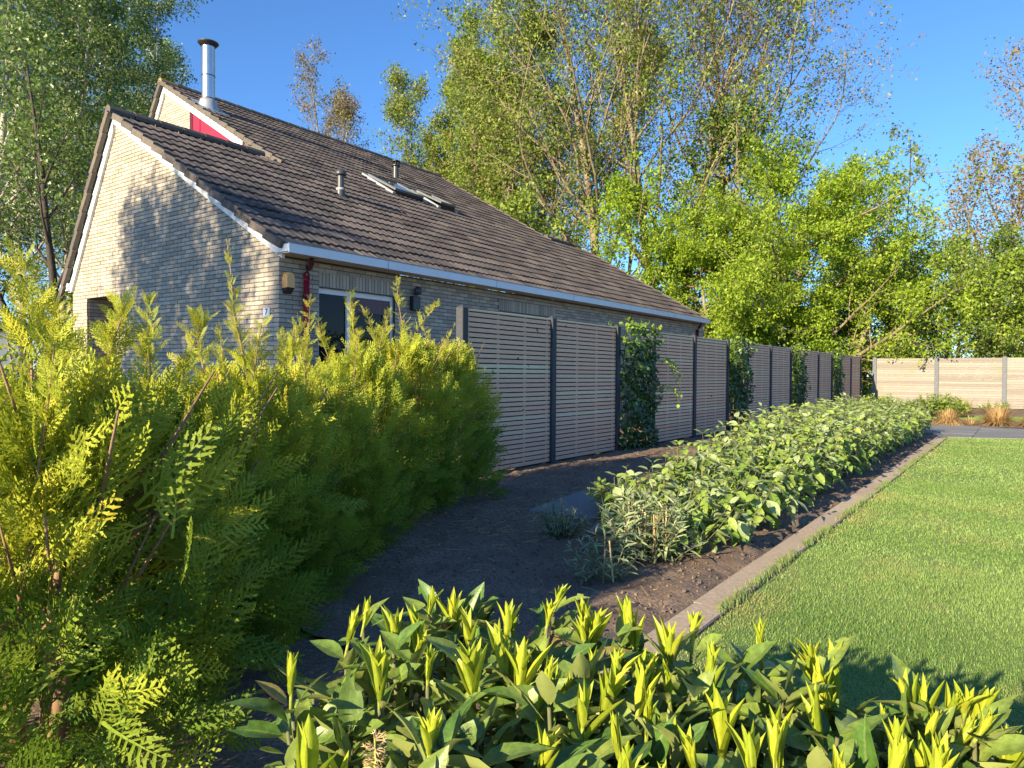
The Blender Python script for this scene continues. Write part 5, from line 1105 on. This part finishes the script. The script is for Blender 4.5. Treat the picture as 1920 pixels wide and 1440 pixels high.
# birches left of the house
BI = dict(H=16.5, r=.15, first=.16, n=(22, 8, 6), rat=(.22, .50, .62), ang=(.75, .8, .9), trop=(.02, .05, -.10, -.22), jit=(.03, .1, .12, .12), leaves=31, ls=(.075, .135), sp=.14, tint=(.45, .26), lp=lambda t: 1.15-.65*t, dmin=.4)
BL_ = 'birches left of the house'
for k, (x, y, h, st_, lb) in enumerate(((-22.9, 7.2, 14.5, (), 'birch with a pale stem at the left edge of the picture'), (-26.6, 9.4, 16.5, [(.8, .8, .03, .05, .95, .9)], 'twin-stemmed birch behind the dark forked tree'), (-28.4, 11.9, 16.8, (), 'birch whose straight white stem shows just left of the gable verge'), (-31.0, 15.4, 17.4, [(.7, .5, .05, .02, .96, .9)], 'birch whose white forked limbs show above the front roof peak'), (-34.5, 20.5, 17.0, (), 'rightmost birch, its drooping twigs reaching the stainless flue'))):
    tree('birch_tree', lb, x, y, dict(BI, H=h, stems=st_), 350+k, 'birchleaf', 'birchbark', BL_)
tree('dark_tree', 'dark forked tree trunk with shaded leaves in front of the grey shelter', -19.3, 7.5, dict(H=8.6, r=.14, first=.36, n=(12, 6, 5), rat=(.30, .48, .5), ang=(.7, .8, .8), leaves=11, ls=(.07, .13), sp=.17, tint=(.25, .2), stems=[(-.1, -.1, -.42, -.16, .75, .7)], trop=(.02, .06, -.02, -.08), lp=lambda t: 1.1-.5*t), 356, 'birchleaf', 'barkdark')
tree('weeping_shrub', 'light green weeping shrub hanging beside the left corner of the house', -23.6, 9.8, dict(H=4.2, r=.06, first=.35, n=(12, 6, 4), rat=(.34, .55, .7), ang=(.9, .8, .8), trop=(.02, .0, -.35, -.5), leaves=18, ls=(.08, .14), sp=.08, tint=(.6, .2)), 357, 'treeleaf')
tree('clipped_bush', 'dark round bush in shade beside the left corner of the gable', -17.6, 6.75, dict(H=1.75, r=.05, first=.05, n=(16, 7, 4), rat=(.55, .5, .45), ang=(1.0, .8, .8), leaves=16, ls=(.07, .12), sp=.12, tint=(.25, .2)), 358, 'darkleaf', cat='bush')
# trees standing behind the photographer: their shade dapples the gable and the lower roof
tree('birch_tree', 'birch standing out of view behind the camera, shading the left part of the gable', -13.5, -8.0, dict(BI, H=8.0, r=.12, first=.36, n=(20, 7, 6), rat=(.28, .5, .62), leaves=15, ls=(.08, .14), sp=.2), 370, 'birchleaf', 'birchbark', 'birches behind the camera')
tree('birch_tree', 'birch standing out of view behind the camera, shading the right part of the gable', -10.5, -6.6, dict(BI, H=7.3, r=.11, first=.36, n=(20, 7, 6), rat=(.28, .5, .62), leaves=15, ls=(.08, .14), sp=.2), 371, 'birchleaf', 'birchbark', 'birches behind the camera')
tree('birch_tree', 'birch standing out of view behind the camera, shading the middle of the gable', -12.0, -8.8, dict(BI, H=8.4, r=.11, first=.36, n=(20, 7, 6), rat=(.28, .5, .62), leaves=14, ls=(.08, .14), sp=.2), 373, 'birchleaf', 'birchbark', 'birches behind the camera')
tree('birch_tree', 'taller birch far behind the camera, shading the lower roof', -10.2, -19.0, dict(BI, H=11.2, r=.15, first=.4, n=(20, 7, 6), rat=(.14, .5, .62), leaves=18, ls=(.07, .12), sp=.13), 372, 'birchleaf', 'birchbark', 'birches behind the camera')
# things beyond the left corner
o = thing('garden_shelter', 'grey panelled garden shelter with dark roof edge half hidden behind the thuja at left', 'shelter', (-21.3, 7.2, 0))
q = MB(); q.box((-2.2, -.02, .0), (1.3, .03, 2.18)); q.build('wall_panel', M['shelterpanel'], o)
q = MB(); q.box((-2.3, -.25, 2.19), (1.45, 1.8, 2.30)); q.build('roof', M['shelterdark'], o)
q = MB(); q.tube([(.95, -.06, .2), (1.25, -.06, 2.15)], .03, 6); q.tube([(.2, -.06, 1.9), (.75, -.06, .7)], .025, 6); q.tube([(1.25, -.06, 2.15), (.85, -.06, 1.0)], .025, 6); q.tube([(-1.2, -.06, 0), (-1.2, -.06, 2.18)], .03, 6); q.build('frame', M['shelterdark'], o)
o = thing('garden_shed', 'pale shed gable with white verge board peeping out beside the left house corner', 'shed', (-23.5, 10.2, 0))
q = MB(); q.add([(-1.6, 0, 0), (1.6, 0, 0), (1.6, 0, 2.1), (0.9, 0, 3.0), (-1.6, 0, 2.0), (-1.6, 3, 0), (1.6, 3, 0), (1.6, 3, 2.1), (.9, 3, 3.0), (-1.6, 3, 2.0)], [(0, 1, 2), (0, 2, 3, 4), (1, 6, 7, 2), (5, 0, 4, 9), (4, 3, 8, 9), (3, 2, 7, 8)]); q.build('wall', M['wallwhite'], o)
q = MB(); q.add([(-1.75, -.06, 1.93), (.9, -.06, 3.02), (.9, -.06, 3.16), (-1.75, -.06, 2.07), (-1.75, 0, 1.93), (.9, 0, 3.02), (.9, 0, 3.16), (-1.75, 0, 2.07)], [(0, 1, 2, 3), (4, 7, 6, 5), (0, 4, 5, 1), (3, 2, 6, 7)]); q.build('verge_board', M['white'], o)
